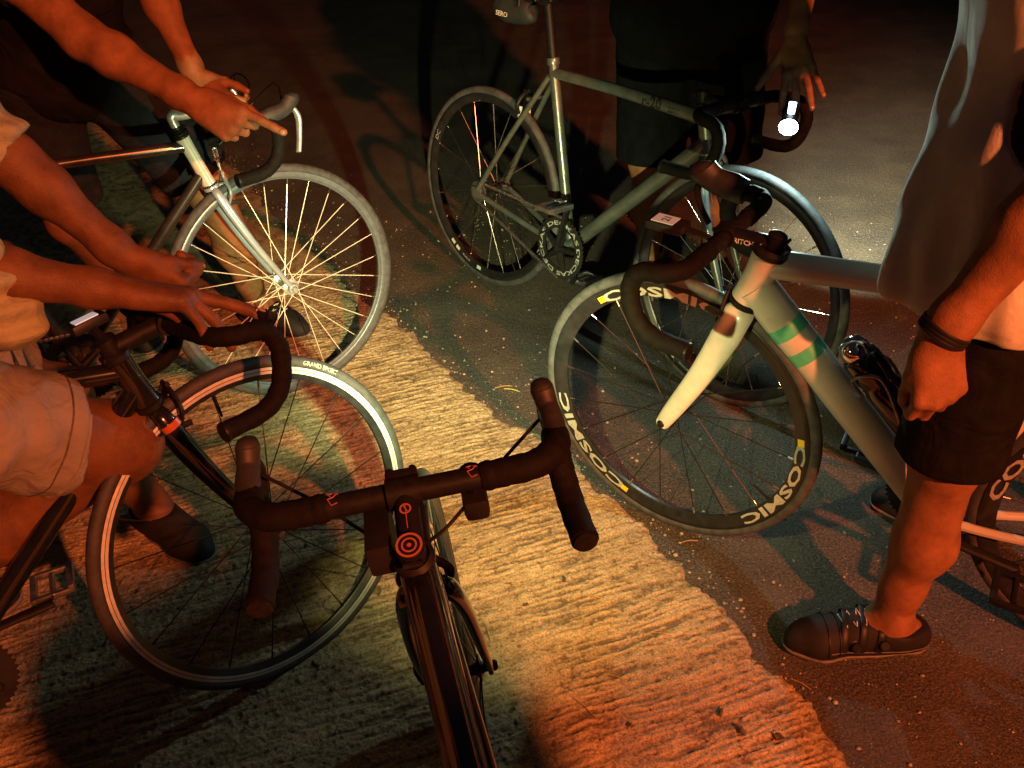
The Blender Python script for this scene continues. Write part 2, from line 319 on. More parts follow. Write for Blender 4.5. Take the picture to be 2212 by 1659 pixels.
# ------------------------------------------------------------------ bicycles (built in the bike's own frame: X forward, Y left, Z up)
R_W = .337
def rot_about(V, o, k, a):
    V = np.asarray(V, float) - o
    return o + V * math.cos(a) + np.cross(k, V) * math.sin(a) + np.outer(V @ k, k) * (1 - math.cos(a))
def wheel(root, center, S, st):
    """wheel > tyre, spokes, hub; the wheel itself is the rim"""
    n = 96; c = np.asarray(center, float)
    X = lambda V: S(np.asarray(V, float) + c)
    dep = st.get('rim_depth', .022); rw = .0105; ro = .3155; ri = ro - dep
    m = MB(); m.X = X
    m.lathe([(ro, -rw), (ro - .002, -rw - .0008), (ro - .012, -rw - .0008), (ro - .0135, -rw + .0004), (ri + .004, -rw * .62), (ri, -rw * .32), (ri, rw * .32), (ri + .004, rw * .62), (ro - .0135, rw - .0004), (ro - .012, rw + .0008), (ro - .002, rw + .0008), (ro, rw), (ro - .004, 0)], n, closed=True)
    if st.get('track'):                                             # bare machined brake track on a dark rim
        for s in (-1, 1):
            m.lathe([(ro + .0005, s * (rw + .0014)), (ro - .0050, s * (rw + .0019))], n, mi=1)
            m.lathe([(ro - .0062, s * (rw + .0019)), (ro - .0118, s * (rw + .0016))], n, mi=1)
    w = m.build('wheel', [M[st['rim']], M[st.get('track') or 'silver'], M['decal'], M['yellow']], root, 50)
    m = MB(); m.X = X; a = np.linspace(-2.5, 2.5, 15)
    tr = st.get('tyre_r', .0128)
    m.lathe([(R_W - tr + tr * math.cos(t) * 1.0, tr * math.sin(t)) for t in a] , n)
    ty = m.build('tyre', M[st.get('tyre', 'rubber')], w, 60)
    ns = st.get('spokes', 24); m = MB(); m.X = X; off = st.get('phase', 0)
    for i in range(ns):
        t = 2 * math.pi * (i + off) / ns; s = 1 if i % 2 else -1
        cr = st.get('cross', 0) * (1 if (i // 2) % 2 else -1)
        h = A_([.020 * math.cos(t + cr), s * .033, .020 * math.sin(t + cr)]); e = A_([(ri + .001) * math.cos(t), s * .002, (ri + .001) * math.sin(t)])
        m.tube([h, e], st.get('spoke_r', .00115), 5, caps=False)
        m.tube([e + (h - e) * .055, e], .0021, 6, mi=1)             # nipple
    sp = m.build('spokes', [M[st['spoke']], M[st.get('nipple', 'steel')]], w, 60)
    m = MB(); m.X = X
    m.lathe([(0, -.050), (.0075, -.050), (.0085, -.042), (.011, -.038), (.0225, -.0355), (.0225, -.0325), (.011, -.029), (.009, -.02), (.009, .02), (.011, .029), (.0225, .0325), (.0225, .0355), (.011, .038), (.0085, .042), (.0075, .05), (0, .05)], 28)
    m.lathe([(0, -.064), (.006, -.064), (.009, -.060), (.009, -.054), (.004, -.052), (.004, .052), (.009, .054), (.009, .060), (.006, .064), (0, .064)], 18, mi=1)
    if st.get('qr'):
        s = st['qr']; m.tube([(0, s * .062, 0), (.012, s * .068, .008), (.05, s * .066, .03)], [.005, .005, .0035], 8, mi=1)
    m.build('hub', [M[st['hub']], M[st.get('axle', 'pedal')]], w)
    # valve
    m = MB(); m.X = X; t = rad(st.get('valve', 40)); d = A_([math.cos(t), 0, math.sin(t)])
    m.tube([d * ri, d * (ri - .045)], [.003, .0025], 8); m.build('valve', M['blackmetal'], w)
    return w, X, ro, ri
def rim_text(w, X, txt, size, r, deg, side, mat_, name='lettering', off=.0122, squash=1., tilt=0., wide=1.):
    """letters round a wheel; side -1 is seen from the right-hand side of the bike, +1 from the left"""
    V, F = text_geo(txt, size, off=.030 if wide > 1 else .012); V[:, 1] *= squash; V[:, 0] *= wide
    ph = rad(deg) + (V[:, 0] / r) * (1 if side > 0 else -1); rr = r + V[:, 1]
    P = np.stack([rr * np.cos(ph), side * (off + tilt * V[:, 1] + np.abs(V[:, 2])), rr * np.sin(ph)], 1)
    if side > 0: pass
    m = MB(); m.X = X; m.add(P, F); return m.build(name, mat_, w, 0)
def rim_patch(w, X, r0, r1, d0, d1, side, mat_, name='sticker', off=.0125, tilt=0.):
    m = MB(); m.X = X; k = 10; V = []; F = []
    for i in range(k):
        t = rad(d0 + (d1 - d0) * i / (k - 1))
        for r in (r0, r1): V.append((r * math.cos(t), side * (off + tilt * (r - r0)), r * math.sin(t)))
    F = [(2 * i, 2 * i + 1, 2 * i + 3, 2 * i + 2) for i in range(k - 1)]
    m.add(V, F); return m.build(name, mat_, w, 0)

def bike(name_label, x, y, head, lean, steer, hta, fork, htl, wb, bbx, sx, sz, st):
    """one bicycle; x, y is the ground contact of its front wheel"""
    d = A_([math.cos(head), math.sin(head), 0]); nn = A_([-math.sin(head), math.cos(head), 0])
    up = math.cos(lean) * A_([0, 0, 1.]) + math.sin(lean) * nn; left = np.cross(up, d)
    Mx = Matrix([[d[i], left[i], up[i], (x, y, st.get('z', 0.))[i]] for i in range(3)] + [[0, 0, 0, 1]])
    root = empty('bicycle', name_label, 'bicycle', Mx)
    u = A_([-math.cos(hta), 0, math.sin(hta)]); pp = A_([u[2], 0, -u[0]])
    ax = A_([0, 0, R_W]); a0 = ax - st.get('rake', .045) * pp
    S = lambda V: rot_about(np.atleast_2d(V), a0, u, steer)
    I = lambda V: np.atleast_2d(V)
    # wheels
    fw = wheel(root, ax, S, {**st['wheel'], **st.get('front', {})})
    rear = A_([-wb, 0, R_W]); rw = wheel(root, rear, I, {**st['wheel'], **st.get('rear', {})})
    # frame
    bb = A_([bbx, 0, .267]); sc = A_([sx, 0, sz]); hb = a0 + (fork + .012) * u; ht = a0 + (fork + .015 + htl) * u
    fr = st.get('fr', 1.); fm = [M[k] for k in st['frame']]
    m = MB(); rh = st.get('head_r', .0185)
    m.tube([hb, hb + .012 * u, (hb + ht) / 2, ht - .012 * u, ht], [rh * 1.12, rh * 1.05, rh * .97, rh * 1.03, rh * 1.1], 20, mi=1 if st.get('head_alt') else 0)
    tt = st.get('tt_r', .0145) * fr; dt = st.get('dt_r', .0165) * fr
    m.tube(spline([ht - .024 * u, (ht - .024 * u) * .5 + sc * .5, sc + A_([.0, 0, -.01])], 6), [tt * 1.15, tt, tt * .95], 16)
    D0, D1 = hb + .03 * u, bb + A_([.015, 0, .012]); dd = unit(D1 - D0); dl = np.linalg.norm(D1 - D0)
    if st.get('stripes'):
        cuts = [0, .10, .155, .205, .26, .31, 1.]; mis = [0, 2, 3, 2, 3, 4]
        for i in range(6): m.tube([D0 + dd * dl * cuts[i], D0 + dd * dl * cuts[i + 1]], [dt * (1.06 - .1 * cuts[i]), dt * (1.06 - .1 * cuts[i + 1])], 20, mi=mis[i])
    else: m.tube([D0, D1], [dt * 1.05, dt], 18)
    m.tube([bb, sc + unit(sc - bb) * .02], st.get('st_r', .0143) * fr, 16)
    m.lathe([(.0, -.035), (.019, -.035), (.021, -.030), (.021, .030), (.019, .035), (0, .035)], 20, bb)
    for s in (-1, 1):
        ra = rear + A_([0, s * .064, 0])
        m.tube(spline([sc + A_([-.004, s * .014, -.02]), sc * .45 + ra * .55 + A_([0, s * .008, 0]), ra + A_([.012, 0, .016])], 6), st.get('ss_r', .0075), 10)
        m.tube(spline([bb + A_([-.02, s * .018, 0]), bb + A_([-.12, s * .030, .012]), ra + A_([.025, 0, 0])], 6), [.0105, .0085], 10)
        m.box(ra + A_([.006, 0, .004]), (.045, .006, .034), bevel=.2)
    m.tube([sc + A_([-.075, -.03, -.10]), sc + A_([-.075, .03, -.10])], .006, 8)
    m.lathe([(.0185, 0), (.0195, .003), (.0195, .017), (.0185, .02)], 20, sc + unit(sc - bb) * .012, sc - bb)
    m.build('frame', fm, root, 35)
    # headset rings
    for pr, o in (([(.0195, -.006), (.0225, -.004), (.0225, .006), (.0175, .012)], ht + .006 * u), ([(.0175, -.012), (.0225, -.006), (.0225, .004), (.0195, .006)], hb - .006 * u)):
        m = MB(); m.lathe([(r * rh / .0185, h) for r, h in pr], 24, o, u); m.build('headset_ring', M[st.get('headset', 'blackmetal')], root)
    # fork
    m = MB(); m.X = S; cr = a0 + fork * u; bw = st.get('blade', .0125)
    m.tube([cr - .004 * u, cr + .012 * u], [.021, .0195], 18)
    for s in (-1, 1):
        P = spline([cr + A_([0, s * .012, 0]) - .004 * u, cr + A_([0, s * .030, 0]) - .020 * u, cr + A_([.004, s * .041, 0]) - .09 * u, cr * .42 + ax * .58 + A_([-.010, s * .048, 0]), ax + A_([-.004, s * .0515, .006]), ax + A_([0, s * .0515, -.004])], 7)
        r = np.interp(np.linspace(0, 1, len(P)), [0, .15, .35, .7, .93, 1], A_([.9, 1.12, 1.15, .80, .44, .50]) * bw)
        if st.get('blade_in') and s < 0:
            k_ = len(P) // 2; m.tube(P[:k_ + 1], r[:k_ + 1], 14, flat=st['blade_flat'], ref=(1, 0, .1)); m.tube(P[k_:], r[k_:], 14, flat=st['blade_flat'], ref=(1, 0, .1), mi=1)
        else: m.tube(P, r, 14, flat=st.get('blade_flat', .72), ref=(1, 0, .1))
        m.lathe([(.0, -.004), (.0128, -.004), (.0145, -.002), (.0145, .002), (.0128, .004), (0, .004)], 18, ax + A_([0, s * .0515, 0]))
    m.build('fork', [M[k] for k in st['fork']], root, 45)
    if st.get('crown_glint'):  # orange lamp reflection on the gloss blade, painted on as a band
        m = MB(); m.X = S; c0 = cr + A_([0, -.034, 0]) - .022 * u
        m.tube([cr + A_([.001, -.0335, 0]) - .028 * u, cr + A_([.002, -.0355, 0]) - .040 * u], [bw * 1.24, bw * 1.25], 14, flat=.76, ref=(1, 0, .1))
        m.build('fork_glint', M['orange'], root)
    # brake caliper at the fork crown
    if st.get('brake', True):
        m = MB(); m.X = S; c = cr + A_([.030, 0, 0]) + .0 * u
        m.tube([cr, c + A_([.012, 0, 0])], .005, 10)
        for s in (-1, 1):
            m.tube(spline([c + A_([.004, s * -.012, .030]), c + A_([.006, s * .014, .012]), c + A_([.006, s * .034, -.016]), c + A_([0, s * .024, -.046])], 5), [.006, .0075, .0065, .005], 9, flat=.7)
            m.box(c + A_([0, s * .019, -.049]), (.046, .008, .010), bevel=.25, mi=1)
        m.build('brake_caliper', [M[st.get('caliper', 'blackmetal')], M['blackplastic']], root)
    # stem, spacers and handlebar
    top = fork + .015 + htl + st.get('spacer', .03); s0 = a0 + top * u
    rise = rad(st.get('rise', -8)); sd = pp * math.cos(rise) + u * math.sin(rise); ext = st.get('ext', .10); cl = s0 + ext * sd
    m = MB(); m.X = S
    if st.get('quill'):
        m.tube([ht, ht + .03 * u], .0155, 18, mi=1)
        m.tube(spline([ht + .02 * u, s0 - .012 * u, s0 + .004 * u + .006 * sd, s0 + .03 * sd, cl - .012 * sd], 5), [.0115, .0115, .0135, .0125, .0115], 14)
        m.tube([cl - A_([0, .024, 0]), cl + A_([0, .024, 0])], .0185, 18)
        for k in range(3): m.lathe([(.0195, 0), (.0215, .002), (.0195, .004)], 20, ht + (.006 + .007 * k) * u, u, mi=1)
    else:
        m.tube([ht + .004 * u, s0 - .020 * u], .0172, 20, mi=1)
        m.tube([s0 - .021 * u, s0 + .021 * u], .0185, 22)
        m.tube([s0, cl - .006 * sd], [.0175, .0165], 18, flat=.95, ref=u)
        m.tube([cl - A_([0, .022, 0]), cl + A_([0, .022, 0])], .0215, 22)
        for s in (-1, 1):
            m.box(cl + .020 * sd + A_([0, s * .0, 0]) + s * .012 * u, (.012, .042, .010), R=np.stack([sd, A_([0, 1, 0]), np.cross(sd, (0, 1, 0))], 1), bevel=.25)
            for t in (-1, 1): m.tube([cl + .020 * sd + A_([0, t * .015, 0]) + s * .012 * u, cl + .029 * sd + A_([0, t * .015, 0]) + s * .012 * u], .0042, 8, mi=1)
            m.tube([s0 - .02 * sd + A_([0, .012, 0]) + s * .012 * u, s0 - .02 * sd - A_([0, .012, 0]) + s * .012 * u], .0042, 8, mi=1)
    stem = m.build('stem', [M[st.get('stem', 'blackmetal')], M[st.get('spacers', 'blackmetal')]], root)
    m = MB(); m.X = S
    if st.get('topcap'):
        o = s0 + .0215 * u
        m.lathe([(0, 0), (.017, 0), (.0178, .001), (.0178, .003), (.0168, .0042), (0, .0042)], 32, o, u)
        for r0, r1, q in ((.0135, .0165, 1), (.0075, .0098, 1), (.0, .0028, 2)): m.lathe([(r0, .0046), (r1, .0046)], 32, o, u, mi=q)
        m.build('top_cap', [M['blackmetal'], M['red_print'], M['orange']], root)
    elif not st.get('quill'):
        m.lathe([(0, .0), (.0165, 0), (.0175, .002), (.012, .0045), (0, .0045)], 24, s0 + .021 * u, u); m.build('top_cap', M['blackmetal'], root)
    hw = st.get('hw', .205); br = rad(st.get('bar_rot', 0))
    def B(P):
        P = np.asarray(P, float)
        if br: P = rot_about(np.atleast_2d(P), A_([0, 0, 0]), A_([0, 1., 0]), br).reshape(P.shape)
        return P + cl
    m = MB(); m.X = S
    m.tube([B((0, -.106, 0)), B((0, .106, 0))], .0157, 18, mi=1)
    for s in (-1, 1):
        reach = st.get('reach', .088); drop = st.get('drop', .132)
        t0 = st.get('tape_from', .078)
        ctrl = [(0, t0, 0), (0, t0 + .03, 0), (.004, hw - .035, 0), (.030, hw - .006, -.002), (reach - .022, hw - .001, -.008), (reach - .003, hw, -.030), (reach, hw + .001, -.060), (reach - .016, hw + .003, -drop * .78), (reach - .055, hw + .006, -drop * .97), (st.get('end', -.035), hw + .010, -drop)]
        P = spline([B((a, s * b, c)) for a, b, c in ctrl], 7)
        r = st.get('tape_r', .0162) + .0011 * ((np.arange(len(P)) % 4) / 3 - .5) + np.interp(np.arange(len(P)), [0, 2, 4], [-.0004, .0008, .0])
        m.tube(P, r, 16)
        e = P[-1]; q = unit(P[-1] - P[-2]); m.lathe([(.0165, -.002), (.0178, .001), (.0165, .005), (.008, .007), (0, .005)], 20, e, q, mi=1)
    hbar = m.build('handlebar', [M[st.get('tape', 'tape')], M['blackmetal']], root, 50)
    if st.get('hoods', True):
        for s in ((-1, 1) if st.get('hoods', True) is True else st['hoods']):
            m = MB(); m.X = S; hm = st.get('hoodlen', 1.)
            P = spline([B((reach - .035, s * (hw - .001), -.004)), B((reach + .0, s * hw, .001)), B((reach + .035 * hm, s * (hw - .001), .008)), B((reach + .062 * hm, s * (hw - .004), .026)), B((reach + .068 * hm, s * (hw - .006), .040))], 6)
            r = np.interp(np.linspace(0, 1, len(P)), [0, .2, .5, .78, .93, 1], [.0178, .0205, .0185, .0205, .0165, .008])
            r = r * st.get('hood_fat', 1.)
            m.tube(P, r, 16, flat=.82, ref=(0, 0, 1)); hd = m.build('brake_hood', M[st.get('hood', 'hood')], root, 60)
            m = MB(); m.X = S
            P = spline([B((reach + .055 * hm, s * (hw - .004), .014)), B((reach + .072 * hm, s * (hw - .004), -.018)), B((reach + .062 * hm, s * (hw + .002), -.062)), B((reach + .046 * hm, s * (hw + .012), -.098))], 6)
            m.tube(P, [.006, .0075, .0065, .0062], 10, flat=1.6, ref=(1, 0, 0)); m.build('lever', M[st.get('lever', 'blackmetal')], hd, 60)
    # seat post, saddle
    sv = unit(sc - bb); sl = st.get('post', .13)
    m = MB(); m.tube([sc, sc + sv * sl], .0136, 16); m.lathe([(0, -.02), (.013, -.02), (.016, -.012), (.016, .012), (.013, .02), (0, .02)], 14, sc + sv * sl)
    m.build('seat_post', M[st.get('postm', 'blackmetal')], root)
    c = sc + sv * (sl + .04); m = MB()
    prof = [(-.14, .062, .016), (-.125, .068, .024), (-.08, .064, .026), (-.03, .040, .024), (.03, .025, .021), (.09, .020, .018), (.125, .017, .014), (.138, .010, .008)]
    V = []; k = 16
    for xx, hw_, th_ in prof:
        for j in range(k):
            t = 2 * math.pi * j / k; V.append((c[0] + xx, math.cos(t) * hw_, c[2] + math.sin(t) * th_ * (1 if math.sin(t) > 0 else .8) - .15 * abs(math.cos(t)) * th_))
    F = [(i * k + j, i * k + (j + 1) % k, (i + 1) * k + (j + 1) % k, (i + 1) * k + j) for i in range(len(prof) - 1) for j in range(k)] + [tuple(range(k))[::-1], tuple(range((len(prof) - 1) * k, len(prof) * k))]
    m.add(V, F); sad = m.build('saddle', M['leather'], root, 60)
    m = MB()
    for s in (-1, 1): m.tube(spline([c + A_([-.11, s * .032, -.014]), c + A_([-.06, s * .022, -.035]), c + A_([.03, s * .022, -.036]), c + A_([.11, s * .008, -.012])], 6), .0035, 8)
    m.build('saddle_rails', M['chrome'], sad)
    # crankset, chain, pedals
    ca = rad(st.get('crank', 10)); cd = A_([math.cos(ca), 0, math.sin(ca)]); rr = st.get('ring_r', .098)
    m = MB(); cy = -.047; nt_ = 48
    V = []; F = []; prof = [(rr * .70, .0018), (rr * .97, .0018)]
    for i in range(nt_ * 2):
        t = math.pi * i / nt_; ro = rr * (1.025 if i % 2 else .965)
        for r_, yy in ((rr * .66, .002), (ro, .0012), (ro, -.0012), (rr * .66, -.002)): V.append((bb[0] + r_ * math.cos(t), cy + yy, bb[2] + r_ * math.sin(t)))
    for i in range(nt_ * 2):
        for j in range(4): F.append((i * 4 + j, ((i + 1) % (nt_ * 2)) * 4 + j, ((i + 1) % (nt_ * 2)) * 4 + (j + 1) % 4, i * 4 + (j + 1) % 4))
    m.add(V, F)
    for i in range(5):
        t = ca + 2 * math.pi * i / 5; e = bb + A_([rr * .74 * math.cos(t), cy - .003, rr * .74 * math.sin(t)])
        m.tube([bb + A_([0, cy - .006, 0]), e], [.012, .007], 8, mi=1); m.tube([e + A_([0, -.006, 0]), e + A_([0, .006, 0])], .005, 8, mi=1)
    ring = m.build('chainring', [M['carbonrim'], M['blackmetal']], root, 30)
    if st.get('ring_text'):
        V, F = text_geo(st['ring_text'], .0185); sc_ = 2 * math.pi * (rr * .78) * .98 / (V[:, 0].max() - V[:, 0].min())
        ph = rad(200) - V[:, 0] * sc_ / (rr * .78); r_ = rr * .755 + V[:, 1]
        m = MB(); m.add(np.stack([bb[0] + r_ * np.cos(ph), cy - .0028 - np.abs(V[:, 2]), bb[2] + r_ * np.sin(ph)], 1), F); m.build('lettering', M['decal'], ring, 0)
    for s, sg in ((-1, 1), (1, -1)):
        m = MB(); e = bb + A_([0, s * .068, 0]) + cd * sg * .17
        m.tube(spline([bb + A_([0, s * .056, 0]), bb + A_([0, s * .064, 0]) + cd * sg * .05, e], 5), [.015, .0115, .0125], 12, flat=.62, ref=(0, 1, 0)); m.lathe([(0, -.008), (.011, -.008), (.013, -.005), (.013, .012), (0, .012)], 16, bb + A_([0, s * .056, 0]))
        cm = m.build('crank_arm', M[st.get('crankm', 'blackmetal')], root)
        m = MB(); pc = e + A_([0, s * .062, 0]); m.tube([e, pc + A_([0, s * .03, 0])], .0055, 10)
        for k in (-1, 1): m.box(pc + A_([k * .034, 0, .004 * k]), (.012, .088, .018), bevel=.3)
        for k in (-1, 1): m.box(pc + A_([0, k * .040, 0]), (.062, .010, .013), bevel=.3)
        m.build('pedal', M[st.get('pedalm', 'pedal')], root)
    m = MB()                                                        # chain: two runs of links
    cog = A_([rear[0], cy, rear[2]]); rc = .034
    for s in (-1, 1):
        p0, p1 = bb + A_([0, cy, s * rr]), cog + A_([0, 0, s * rc]); L = np.linalg.norm(p1 - p0); k = int(L / .0127); dv = (p1 - p0) / L
        for i in range(k):
            q = p0 + dv * (i + .5) * L / k; m.box(q, (.0115, .0055 if i % 2 else .0085, .0082), R=frame_from(dv), bevel=.25)
    for i in range(16):
        t = math.pi / 2 + math.pi * (i + .5) / 16; m.box(cog + A_([math.cos(t) * rc, 0, math.sin(t) * rc]), (.0115, .007, .008), R=frame_from((-math.sin(t), 0, math.cos(t))), bevel=.25)
    m.build('chain', M['pedal'], root)
    m = MB(); m.lathe([(0, -.004), (rc * .95, -.003), (rc * .95, .003), (.012, .004), (.012, .02), (0, .02)], 28, cog); m.build('sprocket', M['pedal'], root)
    return dict(root=root, S=S, u=u, pp=pp, a0=a0, cl=cl, s0=s0, ht=ht, hb=hb, cr=cr, sd=sd, bb=bb, sc=sc, rear=rear, ax=ax, fw=fw, rw=rw, stem=stem, hbar=hbar, B=B, hw=hw, sv=sv, D0=D0, D1=D1, dd=dd, M=Mx, up=up)
def flat_text(txt, size, o, xdir, ydir, mat_, parent, X, name='lettering', ext=.0003, curve_r=0):
    """text laid on a surface at o; curve_r wraps it round a tube of that radius whose axis is xdir"""
    V, F = text_geo(txt, size, ext); x = unit(xdir); y = unit(A_(ydir) - x * (A_(ydir) @ x)); z = np.cross(x, y)
    V[:, 1] -= (V[:, 1].max() + V[:, 1].min()) / 2
    if curve_r:
        a = V[:, 1] / curve_r; P = np.outer(V[:, 0], x) + np.outer(np.sin(a) * (curve_r + np.abs(V[:, 2])), y) + np.outer(np.cos(a) * (curve_r + np.abs(V[:, 2])) - curve_r, z)
    else: P = np.outer(V[:, 0], x) + np.outer(V[:, 1], y) + np.outer(V[:, 2], z)
    m = MB(); m.X = X; m.add(P + np.asarray(o), F); return m.build(name, mat_, parent, 0)

# --- A: old steel road bike with a silver fork, behind on the left
bA = bike('old dark steel road bike with silver quill stem and pale chrome fork', -.6171, 2.2996, .4424, .0543, .19, 1.2804, .3436, .1271, .98, -.57, -.74, .79, dict(
    frame=['brownframe', 'creamtube'], head_alt=True, head_r=.0165, tt_r=.0125, dt_r=.0142, fork=['chromefork'], blade=.0108, blade_flat=.75, quill=True, spacer=.055, ext=.095, rise=-17,
    stem='silver', spacers='blackmetal', headset='blackmetal', caliper='silver', hood='hood', lever='silver', crank=-35, hoodlen=.85,
    wheel=dict(rim='rim_dull', tyre='rubber_grey', spoke='bright_spoke', spokes=28, cross=1.1, spoke_r=.00125, hub='silver', rim_depth=.020, tyre_r=.0135, axle='silver', valve=265)))
m = MB(); m.X = bA['S']; u, pp = bA['u'], bA['pp']                   # barrel adjuster and cable hanger over the caliper
c = bA['cr'] + A_([.035, 0, .035]); m.tube([c, c + .035 * u + .008 * pp], [.0045, .006], 12); m.tube([c + .035 * u + .008 * pp, c + .06 * u + .014 * pp], .0085, 12); m.lathe([(.0105, 0), (.0125, .002), (.0105, .005)], 14, c + .03 * u + .007 * pp, u)
m.build('cable_adjuster', M['steel'], bA['root'])
m = MB(); m.X = bA['S']
for s in (-1, 1): m.tube(spline([bA['B']((.12, s * .19, .005)), bA['B']((.14, s * .13, .05)), bA['B']((.13, s * .04, .02)), bA['cr'] + A_([.045, s * .006, .10])], 8), .0025, 8)
m.build('brake_cables', M['blackplastic'], bA['root'])

# --- B: gloss black road bike, near left
bB = bike('gloss black road bike with printed tyre, its black bars under a hand', -.4644, 1.2873, .4459, .1275, .33, 1.2933, .3418, .0868, .95, -.57, -.74, .79, dict(
    frame=['gloss_black'], tt_r=.0155, dt_r=.019, head_r=.021, fork=['gloss_black'], blade=.0145, blade_flat=.62, spacer=.022, ext=.10, rise=-8, crown_glint=True, crank=186, hoods=False, hw=.20, reach=.095, drop=.14,
    tape='tape', wheel=dict(rim='carbonrim', track='track', tyre='rubber', spoke='blackspoke', nipple='blackspoke', spokes=20, cross=.0, spoke_r=.00125, hub='blackmetal', rim_depth=.024, valve=95, phase=.3)))
rim_text(bB['fw'][0], bB['fw'][1], 'GRAND SPORT', .0120, R_W - .0150, 54, -1, M['rub_decal'], off=.0134, tilt=-.25)
rim_patch(bB['fw'][0], bB['fw'][1], R_W - .0150, R_W - .0070, 68.5, 73, -1, M['orange'], 'tyre_mark', .0136, -.25)
m = MB(); m.X = bB['S']                                              # cycle computer on the stem
c = bB['s0'] + bB['sd'] * -.01 + A_([0, .04, .045]); m.box(c, (.062, .042, .018), R=frame_from(bB['sd']), bevel=.3); m.tube([bB['s0'] + .02 * bB['u'], c], .008, 8)
o = m.build('cycle_computer', M['blackplastic'], bB['root'])
m = MB(); m.X = bB['S']; m.box(c + A_([-.004, -.006, .010]), (.040, .024, .002), R=frame_from(bB['sd']), bevel=0); m.build('screen', emit('lit_lcd', (.55, .75, .85), .35), o)

# --- C: white road bike with deep black lettered rims, right
bC = bike('white road bike with green down tube stripes and deep black lettered rims', .3636, 1.668, 2.626, .0516, -.14, 1.2992, .3486, .1048, .95, -.56, -.735, .79, dict(
    frame=['offwhite', 'white', 'white', 'green', 'offwhite'], head_alt=True, stripes=True, tt_r=.025, dt_r=.036, st_r=.019, ss_r=.010, head_r=.0315, fork=['white', 'lime'], blade_in=True, blade=.0275, blade_flat=.5,
    spacer=.018, ext=.092, rise=-17, crank=8, pedalm='blackmetal', hw=.205, reach=.092, drop=.135, hoodlen=1.0, hood_fat=1.55, hoods=(-1,), tape_r=.0180,
    wheel=dict(rim='carbonrim', tyre='rubber_grey', spoke='blackspoke', nipple='steel', spokes=20, cross=.9, spoke_r=.0013, hub='blackmetal', axle='blackmetal', rim_depth=.034, valve=210, phase=.15),
    rear=dict(tyre='rubber')))
wC, XC = bC['fw'][:2]
for dg in (80, 200, 320):
    rim_text(wC, XC, 'COSMIC', .0345, .2855, dg, 1, M['decal'], off=.0100, squash=.92, tilt=.10, wide=2.2)
    rim_patch(wC, XC, .290, .304, dg - 30.5, dg - 27, 1, M['yellow'], off=.0112, tilt=.06)
wr, Xr = bC['rw'][:2]
for dg in (30, 150, 270): rim_text(wr, Xr, 'COSMIC', .0345, .2855, dg, 1, M['decal'], off=.0100, squash=.92, tilt=.10, wide=2.2)
m = MB(); m.X = bC['S']; B = bC['B']                                 # out-front mount with a cycle computer
c = B((.105, .045, .012)); m.box(c, (.078, .046, .018), bevel=.35); m.tube([B((0, .045, .0)), B((.03, .045, .010)), c], [.006, .006, .01], 8)
o = m.build('cycle_computer', M['blackplastic'], bC['root'])
m = MB(); m.X = bC['S']; m.box(c + A_([.006, 0, .0095]), (.046, .034, .002), bevel=0); sc_ = m.build('screen', M['screen'], o)
flat_text('21', .022, c + A_([.004, 0, .0108]), (0, -1, 0), (1, 0, 0), M['ink'], sc_, bC['S'], 'digits')
flat_text('RITCHEY', .014, bC['s0'] + bC['sd'] * .045 + A_([0, .0172, 0]), bC['sd'] * -1., (0, 0, 1), M['rub_decal'], bC['stem'], bC['S'])

# --- D: grey green fixed gear bike, behind in the middle
bD = bike('dark grey green fixed gear bike with lettered top tube and lit front light', .5792, 2.174, -.8545, .1001, .0417, 1.2881, .352, .1131, 1.0008, -.6078, -.7334, .7814, dict(
    frame=['greyframe'], tt_r=.0165, dt_r=.0215, st_r=.0155, ss_r=.0085, head_r=.0205, fork=['greyframe'], blade=.0145, spacer=.022, ext=.10, rise=-10, brake=True, crank=76, ring_text='DECKAS DECKAS DECKAS ', ring_r=.100,
    caliper='silver', hw=.20, reach=.09, drop=.135, end=-.05, post=.19, hoods=False,
    wheel=dict(rim='carbonrim', tyre='rubber_grey', spoke='steel', nipple='steel', spokes=20, cross=.0, spoke_r=.0011, hub='blackmetal', axle='pedal', rim_depth=.028, valve=300),
    front=dict(phase=.4)))
for W_ in (bD['fw'], bD['rw']):
    for dg in (155, 335): rim_text(W_[0], W_[1], 'DC', .026, .290, dg, -1, M['decal'], off=.0104, squash=.8, tilt=.10)
    rim_text(W_[0], W_[1], 'tartemus', .012, .2945, 250, -1, M['decal'], off=.0106, tilt=.10)
    for dg in (232, 238, 262): rim_patch(W_[0], W_[1], .290, .303, dg, dg + 4, -1, M['decal'], off=.0110, tilt=.06)
I_ = lambda V: np.atleast_2d(V)
tq = unit(bD['ht'] - bD['sc']); tp = bD['sc'] + (bD['ht'] - .024 * bD['u'] - bD['sc']) * .70
flat_text('r-20', .040, tp + A_([0, -.0172, .002]), tq, np.cross((0, -1, 0), tq), M['blackplastic'], bD['root'], I_, 'lettering', .0004)
flat_text('2011', .020, tp + tq * .075 + A_([0, -.0174, -.004]), tq, np.cross((0, -1, 0), tq), M['blackplastic'], bD['root'], I_, 'lettering', .0004)
m = MB(); c = bD['sc'] + A_([-.098, 0, -.112])                       # rear brake
for s in (-1, 1):
    m.tube(spline([c + A_([-.012, -s * .010, .028]), c + A_([-.014, s * .020, .012]), c + A_([-.02, s * .032, -.016]), c + A_([-.02, s * .022, -.040])], 5), [.006, .0075, .006], 9)
    m.box(c + A_([-.02, s * .018, -.042]), (.012, .009, .046), bevel=.25, mi=1)
m.build('brake_caliper', [M['blackmetal'], M['decal']], bD['root'])
bg_ = empty('saddle_bag', 'small black bag strapped under the saddle of the grey green bike', 'saddle bag')
Mm = bD['M']; toW = lambda p: A_(Mm @ Vector(p))
top_ = bD['sc'] + bD['sv'] * .22
